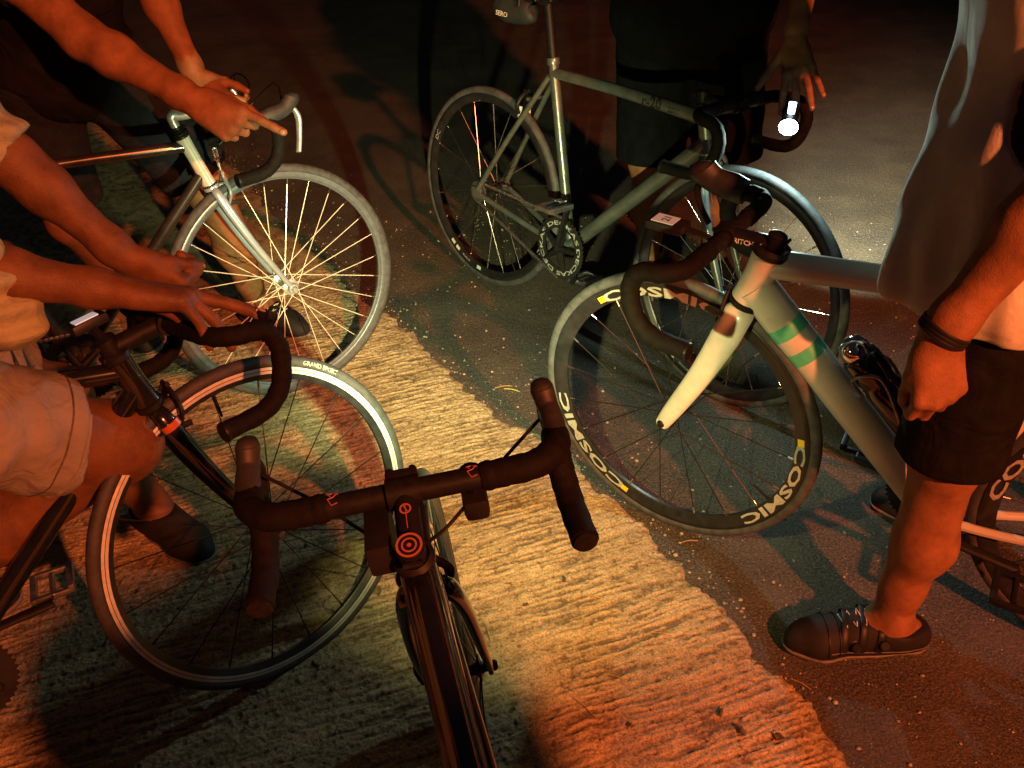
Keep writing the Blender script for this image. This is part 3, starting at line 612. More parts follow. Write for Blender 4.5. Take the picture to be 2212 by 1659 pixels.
bc = toW(top_ + A_([-.10, .0, -.075])); Rm = A_(Mm.to_3x3())
m = MB(); P = spline([(.055, 0, .005), (.03, 0, .0), (-.05, 0, .008), (-.085, 0, .022), (-.095, 0, .03)], 6)
m.tube(P @ Rm.T, [.020, .034, .050, .045, .014], 18, flat=.78, ref=Rm @ A_([0, 0, 1]))
bg_.location = bc; body = m.build('pouch', M['bag'], bg_, 60)
m = MB(); m.tube(A_([(.02, -.034, .02), (.02, -.03, .06), (.02, .03, .06), (.02, .034, .02)]) @ Rm.T, .006, 8); m.build('strap', M['blackplastic'], bg_)
flat_text('SERO', .020, Rm @ A_([-.045, -.040, -.01]), Rm @ A_([-1, -.1, .05]) * -1, Rm @ A_([0, 0, 1]), M['rub_decal'], body, I_)

# lit front light on the far side of D's bars
LED = at(1703, 275, 2.22)
B = bD['B']; Sd = bD['S']; bl = toW(Sd(B((.03, bD['hw'] - .03, -.004)))[0])
inv = Mm.inverted(); toL = lambda p: A_(inv @ Vector(p))
aim = unit(A_([.05, .1, .25]) - LED)
ll = toL(LED); al = A_(inv.to_3x3() @ Vector(aim))
m = MB(); m.lathe([(.0, -.075), (.014, -.075), (.017, -.07), (.019, -.03), (.0245, -.006), (.0245, .0), (.0225, .0)], 24, ll, al)
m.tube([ll - al * .045, (ll - al * .045) * .5 + toL(bl) * .5 + A_([0, 0, -.01]), toL(bl)], [.010, .008, .010], 10)
hl = m.build('front_light', M['blackplastic'], bD['root'])
m = MB(); m.lathe([(.0, .0015), (.0215, .0), (.0228, -.001)], 24, ll, al); m.build('lens', M['lamp'], hl, 0)
m = MB(); m.tube([ll + A_([0, 0, .026]) - al * .012, ll + A_([0, 0, .052]) - al * .014], [.008, .009], 12); m.build('top_lamp', M['lamp2'], hl)
spot('front_light_spill', tuple(LED + aim * .014), tuple(LED + aim * .5 + A_([0, 0, -.3])), 13, (.70, 1.0, .88), 178, .3, .018, bD['root'])
spot('front_light_beam', tuple(LED + A_([.12, .05, .0])), (1.50, 3.40, 0), 480, (.95, 1.0, .66), 46, .9, .018, bD['root'])

# --- E: the photographer's black bike in front
eb = dict(x=-.057, y=.981, head=rad(103.7), lean=rad(8.2), steer=rad(-6.7), hta=rad(73), fork=.36, htl=.059)
bE = bike('black bike nearest the viewer with ringed top cap and wide black drop bars', eb['x'], eb['y'], eb['head'], eb['lean'], eb['steer'], eb['hta'], eb['fork'], eb['htl'], .98, -.57, -.74, .79, dict(
    frame=['gloss_black'], tt_r=.021, dt_r=.024, head_r=.022, fork=['gloss_black'], blade=.0165, blade_flat=.6, spacer=.018, ext=.090, rise=0, topcap=True, crank=60, rake=.014, tape_r=.0190, hw=.209, hoodlen=.62, reach=.084, drop=.116, brake=True,
    tape_from=.100, wheel=dict(rim='carbonrim', tyre='blackspoke', spoke='blackspoke', nipple='blackspoke', spokes=20, spoke_r=.0012, hub='blackmetal', axle='blackmetal', rim_depth=.026, qr=1)))
B, Se, u, sd, cl, s0 = bE['B'], bE['S'], bE['u'], bE['sd'], bE['cl'], bE['s0']
# stem badge: a ring crossed by a bar, with a tail
m = MB(); m.X = Se; nrm = unit(np.cross(sd, (0, 1, 0)) * -1)
if nrm[2] < 0: nrm = -nrm
o = cl - sd * .034 + nrm * .0170
m.lathe([(.0052, 0), (.0064, .0004), (.0076, 0)], 28, o, nrm); m.tube([o + sd * .007, o - sd * .028], .0007, 6); m.tube([o + A_([0, .002, 0]) + sd * .004, o - A_([0, .002, 0]) - sd * .004], .0008, 6)
m.build('badge', M['red_print'], bE['stem'])
for s in (-1, 1):                                                    # line motifs on the bar beside the tape
    m = MB(); m.X = Se
    mot = [[(-.006, .010), (.002, .012), (.006, .003), (-.001, .001), (-.006, -.006), (.001, -.011), (.007, -.007), (.003, -.002)], [(-.007, -.003), (-.002, -.007)], [(-.001, -.016), (.003, -.015), (.001, -.012), (-.001, -.016)]]
    for ln in mot:
        P = []
        for a, t in ln:
            th = t / .0162; P.append(B((math.sin(th) * -.0163, s * .090 + a, math.cos(th) * .0163)))
        m.tube(P, .0008, 6)
    m.build('bar_motif', M['red_print'], bE['hbar'])
m = MB(); m.tube([bE['ht'] * .0 + bE['ht'] - .024 * bE['u'] + (bE['sc'] - bE['ht']) * .08, bE['ht'] - .024 * bE['u'] + (bE['sc'] - bE['ht']) * .16], [.0244, .0238], 20); m.build('gold_band', M['gold'], bE['root'])
m = MB()                                                             # cables along the top tube and from the bars
for k, yy in enumerate((-.014, -.021)):
    a = bE['ht'] + A_([0, yy, -.004]); b_ = bE['sc'] + A_([0, yy, .012]); m.tube([a, a * .5 + b_ * .5 + A_([0, 0, .003]), b_], .0016, 6)
m.build('top_tube_cables', M['pedal'], bE['root'])
m = MB(); m.X = Se
for s in (-1, 1):
    m.tube(spline([B((.10, s * .195, -.004)), B((.05, s * .12, -.035)), B((-.02, s * .05, -.05)), bE['cr'] + A_([.03, s * .012, .045])], 8), .0026, 8)
m.build('brake_hoses', M['blackplastic'], bE['root'])
m = MB(); m.X = Se; cc = bE['cr'] * .50 + bE['ax'] * .50 + A_([.004, -.0475, 0])       # pale hoop lines round the right fork blade
for k in range(5):
    q = bE['cr'] * (.50 - .035 * k) + bE['ax'] * (.50 + .035 * k) + A_([-.004, -.0475 - .0006 * k, 0])
    m.lathe([(.0152 - .0006 * k, 0), (.0158 - .0006 * k, .0006), (.0152 - .0006 * k, .0012)], 20, q, bE['cr'] - bE['ax'])
m.build('fork_lines', M['rub_decal'], bE['root'])
# front light slung under the bar: the beam that lights the paving
m = MB(); m.X = Se; lc = cl + A_([.020, -.086, -.046])
m.box(lc, (.070, .034, .034), bevel=.25); m.tube([cl + A_([0, -.086, -.010]), lc], .008, 8); m.lathe([(.0165, 0), (.018, .004), (.018, .012), (.0155, .014)], 20, lc + A_([.034, 0, 0]), (1, 0, 0))
hl = m.build('front_light', M['blackplastic'], bE['root'])
m = MB(); m.X = Se; m.box(cl + A_([-.040, .040, -.034]), (.082, .034, .048), bevel=.15); m.tube([cl + A_([0, .040, -.012]), cl + A_([-.02, .040, -.03])], .008, 8); m.build('battery_box', M['blackplastic'], bE['root'])
m = MB(); m.X = Se; m.lathe([(0, .012), (.0155, .0105)], 20, lc + A_([.034, 0, 0]), (1, 0, 0)); m.build('lens', M['lamp3'], hl, 0)
lw = A_(bE['M'] @ Vector(Se(lc + A_([.052, 0, 0]))[0])); la = A_([.16, 2.2, .0])
spot('bar_light_spill', tuple(lw), tuple(la), 60, (.98, .88, .32), 100, 1.0, .012, bE['root'])
spot('bar_light_beam', tuple(lw), (-.46, 3.8, .15), 165, (.95, .98, .46), 66, .9, .012, bE['root'])

# ------------------------------------------------------------------ people: one continuous skin per body, grown from tapered limbs and fingers
class Body:
    """signed distance field on a grid; limbs are blended into one surface, which is then meshed"""
    def __init__(s, lo, hi, h=.0047):
        s.lo = np.asarray(lo, float); s.h = h; s.n = np.ceil((np.asarray(hi, float) - s.lo) / h).astype(int) + 1
        s.d = np.full(tuple(s.n), 1., np.float32)
    def win(s, lo, hi):
        a = np.clip(np.floor((lo - s.lo) / s.h).astype(int), 0, s.n - 1); b = np.clip(np.ceil((hi - s.lo) / s.h).astype(int) + 1, 0, s.n)
        if np.any(b <= a): return None
        g = [((np.arange(a[i], b[i]) * s.h) + s.lo[i]).astype(np.float32) for i in range(3)]
        return tuple(slice(a[i], b[i]) for i in range(3)), g[0][:, None, None], g[1][None, :, None], g[2][None, None, :]
    def cone(s, a, b, ra, rb=None, k=.02, sub=False):
        a = np.asarray(a, float); b = np.asarray(b, float); rb = ra if rb is None else rb; m = max(ra, rb) + k + 4 * s.h
        W = s.win(np.minimum(a, b) - m, np.maximum(a, b) + m)
        if W is None: return s
        sl, X, Y, Z = W; e = b - a; q = e @ e + 1e-9
        t = np.clip(((X - a[0]) * e[0] + (Y - a[1]) * e[1] + (Z - a[2]) * e[2]) / q, 0, 1)
        d = np.sqrt((X - a[0] - t * e[0]) ** 2 + (Y - a[1] - t * e[1]) ** 2 + (Z - a[2] - t * e[2]) ** 2) - (ra + (rb - ra) * t)
        s.put(sl, d.astype(np.float32), k, sub); return s
    def ell(s, c, r, R=None, k=.02, sub=False):
        c = np.asarray(c, float); r = np.broadcast_to(np.asarray(r, float), (3,)); R = np.eye(3) if R is None else np.asarray(R)
        m = r.max() + k + 4 * s.h; W = s.win(c - m, c + m)
        if W is None: return s
        sl, X, Y, Z = W; P = [(X - c[0]) * R[0, i] + (Y - c[1]) * R[1, i] + (Z - c[2]) * R[2, i] for i in range(3)]
        k0 = np.sqrt(sum((P[i] / r[i]) ** 2 for i in range(3))); k1 = np.sqrt(sum((P[i] / r[i] ** 2) ** 2 for i in range(3))) + 1e-6
        s.put(sl, (k0 * (k0 - 1) / k1).astype(np.float32), k, sub); return s
    def put(s, sl, d, k, sub):
        o = s.d[sl]
        if sub:
            d = -d; h = np.maximum(k - np.abs(o - d), 0) / k; s.d[sl] = np.maximum(o, d) + h * h * k * .25
        else:
            h = np.maximum(k - np.abs(o - d), 0) / k; s.d[sl] = np.minimum(o, d) - h * h * k * .25
    def cut(s, p, n):
        """keep the side of the plane away from n"""
        g = [(np.arange(s.n[i]) * s.h + s.lo[i]).astype(np.float32) for i in range(3)]; n = unit(n); p = np.asarray(p, float)
        q = (g[0][:, None, None] - p[0]) * n[0] + (g[1][None, :, None] - p[1]) * n[1] + (g[2][None, None, :] - p[2]) * n[2]
        s.d = np.maximum(s.d, q.astype(np.float32)); return s
    def mesh(s):
        f = s.d; neg = f < 0; nx, ny, nz = f.shape; C = np.zeros((nx - 1, ny - 1, nz - 1), np.int8)
        cs = [(i, j, k) for i in (0, 1) for j in (0, 1) for k in (0, 1)]
        for i, j, k in cs: C += neg[i:nx - 1 + i, j:ny - 1 + j, k:nz - 1 + k]
        I = np.argwhere((C > 0) & (C < 8)); idx = np.full(C.shape, -1, np.int32); idx[tuple(I.T)] = np.arange(len(I))
        v = np.stack([f[I[:, 0] + i, I[:, 1] + j, I[:, 2] + k] for i, j, k in cs], 1)
        P = np.zeros((len(I), 3)); cnt = np.zeros(len(I))
        ca = A_(cs, float)
        for a in range(8):
            for b in range(a + 1, 8):
                if np.abs(ca[a] - ca[b]).sum() != 1: continue
                m = (v[:, a] < 0) != (v[:, b] < 0); t = np.where(m, v[:, a] / (v[:, a] - v[:, b] + 1e-12), 0)
                P[m] += ca[a] + t[m, None] * (ca[b] - ca[a]); cnt += m
        P = (P / cnt[:, None] + I) * s.h + s.lo; F = []
        for ax in range(3):
            o1, o2 = [i for i in range(3) if i != ax]
            sl0 = [slice(None)] * 3; sl1 = [slice(None)] * 3; sl0[ax] = slice(0, -1); sl1[ax] = slice(1, None)
            ch = neg[tuple(sl0)] != neg[tuple(sl1)]; E = np.argwhere(ch)
            E = E[(E[:, o1] > 0) & (E[:, o2] > 0) & (E[:, o1] < f.shape[o1] - 1) & (E[:, o2] < f.shape[o2] - 1)]
            u1 = np.zeros(3, int); u2 = np.zeros(3, int); u1[o1] = 1; u2[o2] = 1
            q = np.stack([idx[tuple((E - a * u1 - b * u2).T)] for a, b in ((1, 1), (0, 1), (0, 0), (1, 0))], 1)
            fl = neg[tuple(E.T)]
            if ax == 1: fl = ~fl
            q[~fl] = q[~fl][:, ::-1]; F.append(q)
        F = np.concatenate(F); F = F[(F >= 0).all(1)]
        return P, F
    def build(s, name, mats, parent=None, warp=None, relax=1):
        P, F = s.mesh()
        for _ in range(relax):                                      # one gentle smoothing step over the mesh edges
            acc = np.zeros_like(P); n = np.zeros(len(P))
            for a in range(4):
                b = (a + 1) % 4
                np.add.at(acc, F[:, a], P[F[:, b]]); np.add.at(n, F[:, a], 1); np.add.at(acc, F[:, b], P[F[:, a]]); np.add.at(n, F[:, b], 1)
            P = P * .5 + .5 * acc / np.maximum(n, 1)[:, None]
        if warp is not None: P = warp(P)
        return mesh_obj(name, P, F, mats, parent, angle=0)
def shell(outer, cuts, t=.008):
    """turn a solid garment into cloth of thickness t that is open where the cutting planes pass"""
    inner = outer.d + t
    for p, n in cuts: outer.cut(p, n)
    outer.d = np.maximum(outer.d, -inner); return outer
def folds(P, amp, freqs, seed=0):
    r = np.random.default_rng(seed); D = np.zeros(len(P))
    for f in freqs:
        d = unit(r.normal(size=3)); D += np.sin((P @ d) * f + 1.5 * np.sin((P @ unit(r.normal(size=3))) * f * .43) + r.uniform(0, 6)) / len(freqs)
    v = r.normal(size=(3,)); 
    return P + (amp * D)[:, None] * unit(v * .2 + A_([.5, -1, .2]))
def drape(ob, C, D, lift=.0015):
    """points where rays from outside, coming in along -D towards C, meet the mesh"""
    from mathutils.bvhtree import BVHTree
    me = ob.data; t = BVHTree.FromPolygons([v.co for v in me.vertices], [p.vertices for p in me.polygons]); out = []
    for c, d in zip(C, D):
        d = unit(d); h = t.ray_cast(Vector(A_(c) + d * .4), Vector(-d), .45)
        if h[0] is not None: out.append(A_(h[0]) + d * lift)
    return A_(out)
def ring(ob, c, ax, r, name, m_, parent, n=40, lift=.001, flat=1.):
    ax = unit(ax); e1 = unit(np.cross(ax, (.3, .2, 1))); e2 = np.cross(ax, e1); D = [e1 * math.cos(t) + e2 * math.sin(t) for t in np.linspace(0, 2 * math.pi, n)]
    P = drape(ob, [c] * n, D, lift)
    if len(P) > 3: m = MB(); m.tube(P, r, 8, flat=flat, ref=ax); return m.build(name, m_, parent)
def hand(b, wrist, tip, thumb, back, curls=(.3, .3, .3, .3), spread=.12, thumb_curl=.25, thumb_out=.75, size=1., length=1., k=.003):
    """palm, four fingers and a thumb; returns finger tip frames for the nails"""
    W = np.asarray(wrist, float); d = unit(tip); s = unit(A_(thumb) - d * (A_(thumb) @ d)); n = unit(A_(back) - d * (A_(back) @ d) - s * (A_(back) @ s)); tips = []
    base = [(.030, .094, .0), (.010, .098, .003), (-.011, .093, .002), (-.029, .084, -.002)]
    L = [(.043, .026, .021), (.048, .030, .022), (.044, .027, .021), (.034, .021, .019)]; Rr = [.0092, .0096, .0090, .0080]
    for (x, y, z), r in zip(base, Rr):
        q = W + (d * y * length + s * x + n * z) * size
        b.cone(W + (s * x * .45 + d * .012) * size, q, .0165 * size, (r + .0035) * size, k=.014)
    b.cone(W + (d * .03 - n * .006 + s * .022) * size, W + (d * .085 - n * .006 + s * .006) * size, .014 * size, .012 * size, k=.016)
    b.cone(W + (d * .025 - n * .006 - s * .020) * size, W + (d * .075 - n * .006 - s * .018) * size, .013 * size, .011 * size, k=.016)
    for i, ((x, y, z), LL, r) in enumerate(zip(base, L, Rr)):
        p = W + (d * y * length + s * x + n * z) * size; ang = (1.5 - i) * spread; dd = unit(d * math.cos(ang) + s * math.sin(ang)); c = 0
        cu = curls[i] if np.ndim(curls[i]) else (curls[i], curls[i] * 1.15, curls[i] * .8)
        for j in range(3):
            c += cu[j]; dj = dd * math.cos(c) - n * math.sin(c); q = p + dj * LL[j] * size
            b.cone(p, q, (r * (1.06 - .07 * j)) * size, (r * (1.0 - .05 * j)) * size, k=k if j else .006)
            if j == 0: b.ell(p + n * r * .45 * size, (r * 1.0 * size,) * 3, k=.006)
            if j == 2: tips.append((q, dj, dd * math.sin(c) + n * math.cos(c), s, r * size))
            p = q
    p = W + (d * .020 + s * .020 - n * .006) * size; a = thumb_out
    for j, (L1, r0, r1) in enumerate(((.046, .0155, .0125), (.034, .0118, .0105), (.027, .0104, .0085))):
        aa = a - thumb_curl * j * .6; dj = unit(d * math.cos(aa) + s * math.sin(aa) - n * (.25 + thumb_curl * j * .8)); q = p + dj * L1 * size
        b.cone(p, q, r0 * size, r1 * size, k=.012 if j == 0 else .007)
        if j == 2: tips.append((q, dj, unit(np.cross(dj, np.cross(n + s * .6, dj))), unit(np.cross(dj, n)), r1 * size))
        p = q
    return tips
def nails(tips, parent):
    for q, d, n, s, r in tips:
        m = MB(); n = unit(n - d * (n @ d)); t = np.cross(n, d); R = np.stack([d, t, n], 1)
        m.ball(q - d * r * .15 + n * r * .74, (r * .72, r * .66, r * .22), R=R, n=10); m.build('nail', M['nail'], parent, 0)
def arm(b, sh, el, wr, r=(.048, .040, .042, .027), k=.03):
    sh, el, wr = map(lambda v: np.asarray(v, float), (sh, el, wr))
    b.cone(sh, sh * .45 + el * .55, r[0], r[0] * 1.0, k); b.cone(sh * .45 + el * .55, el, r[0], r[1], k)
    mid = el * .72 + wr * .28; b.cone(el, mid, r[1] * .98, r[2], k); b.cone(mid, el * .12 + wr * .88, r[2], r[3] * .98, k); b.cone(el * .12 + wr * .88, wr, r[3] * .98, r[3] * .92, k)
def leg(b, hip, kn, an, r=(.085, .062, .058, .036), k=.04, fwd=(0, -1, 0)):
    hip, kn, an = map(lambda v: np.asarray(v, float), (hip, kn, an)); f = unit(fwd)
    b.cone(hip, hip * .4 + kn * .6, r[0], r[0] * .86, k); b.cone(hip * .4 + kn * .6, kn, r[0] * .86, r[1], k)
    b.ell(kn + f * r[1] * .28 + A_([0, 0, .01]), (r[1] * .72,) * 3, k=.03)
    calf = kn * .50 + an * .50 - f * .011; b.cone(kn, calf, r[1] * .93, r[2], k); b.cone(calf, kn * .22 + an * .78, r[2], r[3] * 1.0, k); b.cone(kn * .22 + an * .78, an, r[3], r[3] * 1.04, k)
    b.cone(kn + f * .02, an + f * .012, r[1] * .55, r[3] * .75, .02)
    for t in (-1, 1): b.ell(an + A_([f[1] * t, -f[0] * t, 0]) * r[3] * .86 + A_([0, 0, .012]), (.015, .015, .018), k=.02)
def foot_solid(b, an, toe_dir, L=.255, r=.040, grow=0.):
    """foot standing on z = floor: the ankle's height minus about 8 cm"""
    d = unit([toe_dir[0], toe_dir[1], 0]); z = an[2] - .082; s = A_([-d[1], d[0], 0])
    heel = A_([an[0], an[1], z + .034]) - d * .045
    b.cone(heel, heel + d * .05, .033 + grow, .034 + grow, .02)
    b.cone(A_([an[0], an[1], an[2] - .01]), heel + d * .11 + A_([0, 0, .012]), r * .9 + grow, .034 + grow, .03)
    b.cone(heel + d * .09, heel + d * (L - .10) + s * .008 + A_([0, 0, -.006]), .033 + grow, .033 + grow, .03); b.cone(heel + d * (L - .10) + s * .010 + A_([0, 0, -.012]), heel + d * (L - .055) + s * .004 + A_([0, 0, -.014]), .029 + grow, .021 + grow, .03); b.cone(heel + d * (L - .11) - s * .014 + A_([0, 0, -.012]), heel + d * (L - .075) - s * .012 + A_([0, 0, -.015]), .027 + grow, .020 + grow, .03)
    return heel, d, s, z
def shoe(parent, an, toe_dir, m_=None, opening=.035, L=.265, straps=False):
    an = np.asarray(an, float); b = Body(an - [.36, .36, .14], an + [.36, .36, .08], .005)
    heel, d, s, z = foot_solid(b, an, toe_dir, L, .040, .007)
    b.cone(an + A_([0, 0, -.03]) - d * .012, an + A_([0, 0, -.012]) - d * .014, .046, .042, .02)
    b.cut(an + A_([0, 0, -.008]), unit(A_([0, 0, 1.]) - d * .18)); b.cut((0, 0, z + .010), (0, 0, -1))
    b.cone(an + A_([0, 0, -.022]) - d * .006, an + A_([0, 0, .09]) - d * .004, opening, opening + .006, .008, sub=True)
    o = b.build('shoe', m_ or M['shoe'], parent)
    b = Body(an - [.36, .36, .14], an + [.36, .36, .02], .005); foot_solid(b, an, toe_dir, L, .040, .011); b.cut((0, 0, z + .013), (0, 0, 1)); b.cut((0, 0, z + .001), (0, 0, -1)); b.build('sole', M['sole'], o, relax=0)
    m = MB(); c_ = an + A_([0, 0, -.016]); P = [c_ + d * (math.cos(t) * (opening + .014) - .006) + s * math.sin(t) * (opening + .008) + A_([0, 0, .010 * math.cos(t + .4)]) for t in np.linspace(0, 2 * math.pi, 33)]
    m.tube(P, .0055, 8, caps=False); m.build('collar', M['blackcloth'], o)
    if straps:
        sd_ = s if (A_([0, -1, 0]) @ s) > 0 else -s; up_ = A_([0, 0, 1.])
        arc = lambda f_, k0=.12, lean=0., n=22: ([heel + d * (f_ + lean * math.cos(t)) + up_ * -.012 for t in np.linspace(k0, math.pi - k0, n)], [sd_ * math.cos(t) + up_ * math.sin(t) for t in np.linspace(k0, math.pi - k0, n)])
        for f_ in (.070, .105, .140):
            P = drape(o, *arc(f_, .25, .012)); m = MB(); m.tube(P, .0085, 8, flat=.25, ref=d); m.build('strap', M['blackplastic'], o)
        for f_, el_ in ((.074, .55), (.128, .45)):
            ax_ = unit(sd_ * math.cos(el_) + up_ * math.sin(el_)); q = drape(o, [heel + d * f_ - up_ * .008], [ax_], 0.)
            if len(q): m = MB(); m.lathe([(0, .010), (.0085, .010), (.0105, .008), (.0105, .002), (.0135, .001), (.0135, -.004)], 22, q[0], ax_); m.build('dial', M['blackmetal'], o)
        C_ = [heel + d * (.062 + .009 * i) - up_ * .01 for i in range(11)]; L_ = drape(o, C_, [up_ + sd_ * (.42 if i % 2 else -.30) for i in range(11)], .003); m = MB(); m.tube(spline(L_, 3), .0015, 6); m.build('lace_wire', M['rub_decal'], o)
        for f_, nm in ((L - .105, 'toe_seam'), (L - .128, 'toe_seam')):
            P = drape(o, *arc(f_, .05, 0.)); m = MB(); m.tube(P, .0014, 6); m.build(nm, M['blackplastic'], o)
        P = drape(o, [heel + d * f_ - up_ * .008 for f_ in np.linspace(-.03, L - .11, 24)], [sd_ + up_ * .12] * 24, .0005); m = MB(); m.tube(P, .0012, 6); m.build('side_seam', M['sole'], o)
        q = drape(o, [heel + d * .055 - up_ * .0], [sd_ * .5 + up_], .001)
        if len(q): m = MB(); m.box(q[0] + d * .008, (.016, .006, .003), R=frame_from(sd_ * .6 + d * .4), bevel=.2); m.build('tab', M['yellow'], o)
    return o
def head(b, neck, up_, face):
    neck = np.asarray(neck, float); up_ = unit(up_); f = unit(A_(face) - up_ * (A_(face) @ up_)); s = np.cross(up_, f); R = np.stack([s, f, up_], 1)
    c = neck + up_ * .17 + f * .025
    b.cone(neck - up_ * .06, neck + up_ * .08, .060, .056, .04); b.ell(c + up_ * .02, (.074, .092, .105), R, .03); b.ell(c - up_ * .05 + f * .022, (.056, .064, .066), R, .03)
    b.cone(c + f * .088 + up_ * .012, c + f * .108 - up_ * .022, .009, .014, .012); b.cone(c + f * .075 - up_ * .052 - s * .018, c + f * .075 - up_ * .052 + s * .018, .012, .012, .010)
    for t in (-1, 1):
        b.ell(c + s * .030 * t + f * .082 + up_ * .018, (.016, .010, .010), R, .012, sub=True); b.ell(c + s * .030 * t + f * .074 + up_ * .018, (.013, .012, .011), R, .004)
        b.ell(c + s * .076 * t - f * .005, (.010, .020, .032), R, .012)
    return c, R
def hair(parent, c, R):
    lo = c - .16; b = Body(lo, c + .18, .006); u_ = R[:, 2]; f = R[:, 1]; b.ell(c + u_ * .030 - f * .006, (.082, .098, .108), R, .01); b.cut(c + u_ * .045, f * 1. - u_ * .55)
    b.cut(c - u_ * .02, -u_ + f * .3); b.build('hair', M['hair'], parent)
def torso(b, pelvis, chest, neck, shL, shR, hipL, hipR, g=0., k=.06):
    """trunk from hips to shoulders; g makes it larger for a garment"""
    pelvis, chest, neck, shL, shR, hipL, hipR = map(lambda v: np.asarray(v, float), (pelvis, chest, neck, shL, shR, hipL, hipR))
    b.cone(hipL * .75 + pelvis * .25, hipR * .75 + pelvis * .25, .105 + g, .105 + g, k); b.cone(pelvis, pelvis * .5 + chest * .5, .125 + g, .115 + g, k)
    q = unit(shL - shR)
    for t in (-1, 1): b.cone(pelvis * .4 + chest * .6 + q * .045 * t, chest + q * .065 * t, .105 + g, .115 + g, k)
    b.cone(shR * .8 + chest * .2 * 1. + A_([0, 0, .01]), shL * .8 + chest * .2 + A_([0, 0, .01]), .070 + g, .070 + g, k); b.cone(shR, shL, .055 + g, .055 + g, k)
    b.cone(chest * .3 + neck * .7, neck, .065 + g * .5, .058 + g * .5, k)
def make_person(label, base, body, skin='skin', group=None):
    o = body.build('person', M[skin]); base = np.asarray(base, float); o.data.transform(Matrix.Translation(Vector(-base))); o.location = base
    o['label'] = label; o['category'] = 'person'
    return o
def settle(o):
    """children were made in world coordinates; hang them on the person's base point"""
    for c in o.children: c.location = -o.location

# --- P1: leaning over bike B from the left, both hands on its bars
hR, hL = A_([-.957, 1.057, .85]), A_([-1.05, 1.27, .86]); kR = at(258, 958, 1.62); aR = A_([-1.12, 1.16, .345]); kL = A_([-.93, 1.55, .50]); aL = at(330, 1098, 2.235); aL[2] = .085
pel, che, nec = A_([-1.0, 1.15, .92]), A_([-.97, 1.22, 1.17]), A_([-.90, 1.28, 1.36])
sR, sL = A_([-.90, 1.07, 1.24]), A_([-.99, 1.43, 1.27])
eR, wR = at(-100, 578, 1.36), at(248, 628, 1.43); eL, wL = at(25, 345, 1.50), at(272, 558, 1.60)
b = Body((-1.32, .72, .0), (-.42, 1.98, 1.72))
torso(b, pel, che, nec, sL, sR, hL, hR); c1, R1 = head(b, nec, (.35, .1, 1), (.9, .4, -.5))
leg(b, hR, kR, aR, (.088, .066, .060, .040), fwd=(.6, .3, .5)); leg(b, hL, kL, aL, (.085, .062, .056, .037), fwd=(.7, .2, .3))
arm(b, sR, eR, wR, (.050, .041, .040, .027)); arm(b, sL, eL, wL, (.048, .040, .038, .027))
t1 = hand(b, wR, at(500, 655, 1.50) - wR, at(330, 600, 1.75) - at(300, 640, 1.43), at(312, 500, 1.40) - at(300, 640, 1.43), curls=((.05, .08, .05), (.10, .10, .06), (.62, .25, .1), (.78, .25, .1)), spread=.0, thumb_out=.35, thumb_curl=.3, size=1.14)
t2 = hand(b, wL, at(400, 640, 1.66) - wL, at(360, 520, 1.56) - at(272, 558, 1.60), at(300, 440, 1.5) - wL, curls=(1.15, 1.2, 1.25, 1.3), spread=.02, thumb_out=.35, thumb_curl=.4)
foot_solid(b, aL, (.8, -.6), .25); foot_solid(b, aR, (.9, .35), .25)
P1 = make_person('person leaning from the left edge in khaki shorts, both hands on the gloss black handlebar', (-1.0, 1.2, 0), b, 'skin2')
nails(t1 + t2, P1); hair(P1, c1, R1)
b = Body((-1.4, .75, .3), (-.45, 1.9, 1.15), .0065); torso(b, pel, pel + A_([0, 0, .06]), pel + A_([0, 0, .08]), hL + A_([0, 0, .05]), hR + A_([0, 0, .05]), hL, hR, .012)
cutp = []
for h_, k_, f_ in ((hR, kR, .80), (hL, kL, .72)):
    b.cone(h_, h_ * (1 - f_ - .1) + k_ * (f_ + .1), .112, .094, .05)
bb_ = b; d1 = unit(kR - hR); d2 = unit(kL - hL)
inner = b.d + .017; p1 = hR * .22 + kR * .78; p2 = hL * .3 + kL * .7
q_ = hR * .22 + kR * .78; b.cone(q_ - d1 * .034, q_ + d1 * .03, .1045, .1025, .003); inner = b.d + .017
gx, gy, gz = [(np.arange(b.n[i]) * b.h + b.lo[i]).astype(np.float32).reshape([-1 if j == i else 1 for j in range(3)]) for i in range(3)]
near = lambda h_, k_: (np.abs((gx - h_[0]) * d2[1] - (gy - h_[1]) * d2[0]))
pl = lambda p, n: ((gx - p[0]) * n[0] + (gy - p[1]) * n[1] + (gz - p[2]) * n[2])
mid = ((hR + kR) - (hL + kL)) / 2; side = pl((hR + hL) * .25 + (kR + kL) * .25, unit(mid)) > 0
cutd = np.where(side, pl(p1, unit(d1 + A_([0, 0, .18]))), pl(p2, d2)); b.d = np.maximum(np.maximum(b.d, cutd.astype(np.float32)), -inner)
sh = b.build('shorts', M['khaki'], P1, warp=lambda P: folds(P, .009, (34, 52, 85, 120), 3))
ring(sh, p1 - d1 * .012, d1, .0035, 'hem', M['khaki'], sh, 48, .0); ring(sh, p1 - d1 * .040, d1, .0018, 'seam', M['leaf'], sh, 48, -.0004)
b = Body((-1.4, .85, .95 - .2), (-.55, 1.75, 1.5), .0065)
torso(b, pel, che, nec - A_([0, 0, .06]), sL, sR, hL, hR, .020)
b.cone(sR, sR * .35 + eR * .65, .070, .062, .03); b.cone(sL, sL * .05 + eL * .95, .072, .060, .03)
b.cone(che + A_([.10, .0, -.04]), at(25, 690, 1.40), .085, .050, .06)
inner = b.d + .017
d_ = unit(eL - sL)
gx, gy, gz = [(np.arange(b.n[i]) * b.h + b.lo[i]).astype(np.float32).reshape([-1 if j == i else 1 for j in range(3)]) for i in range(3)]
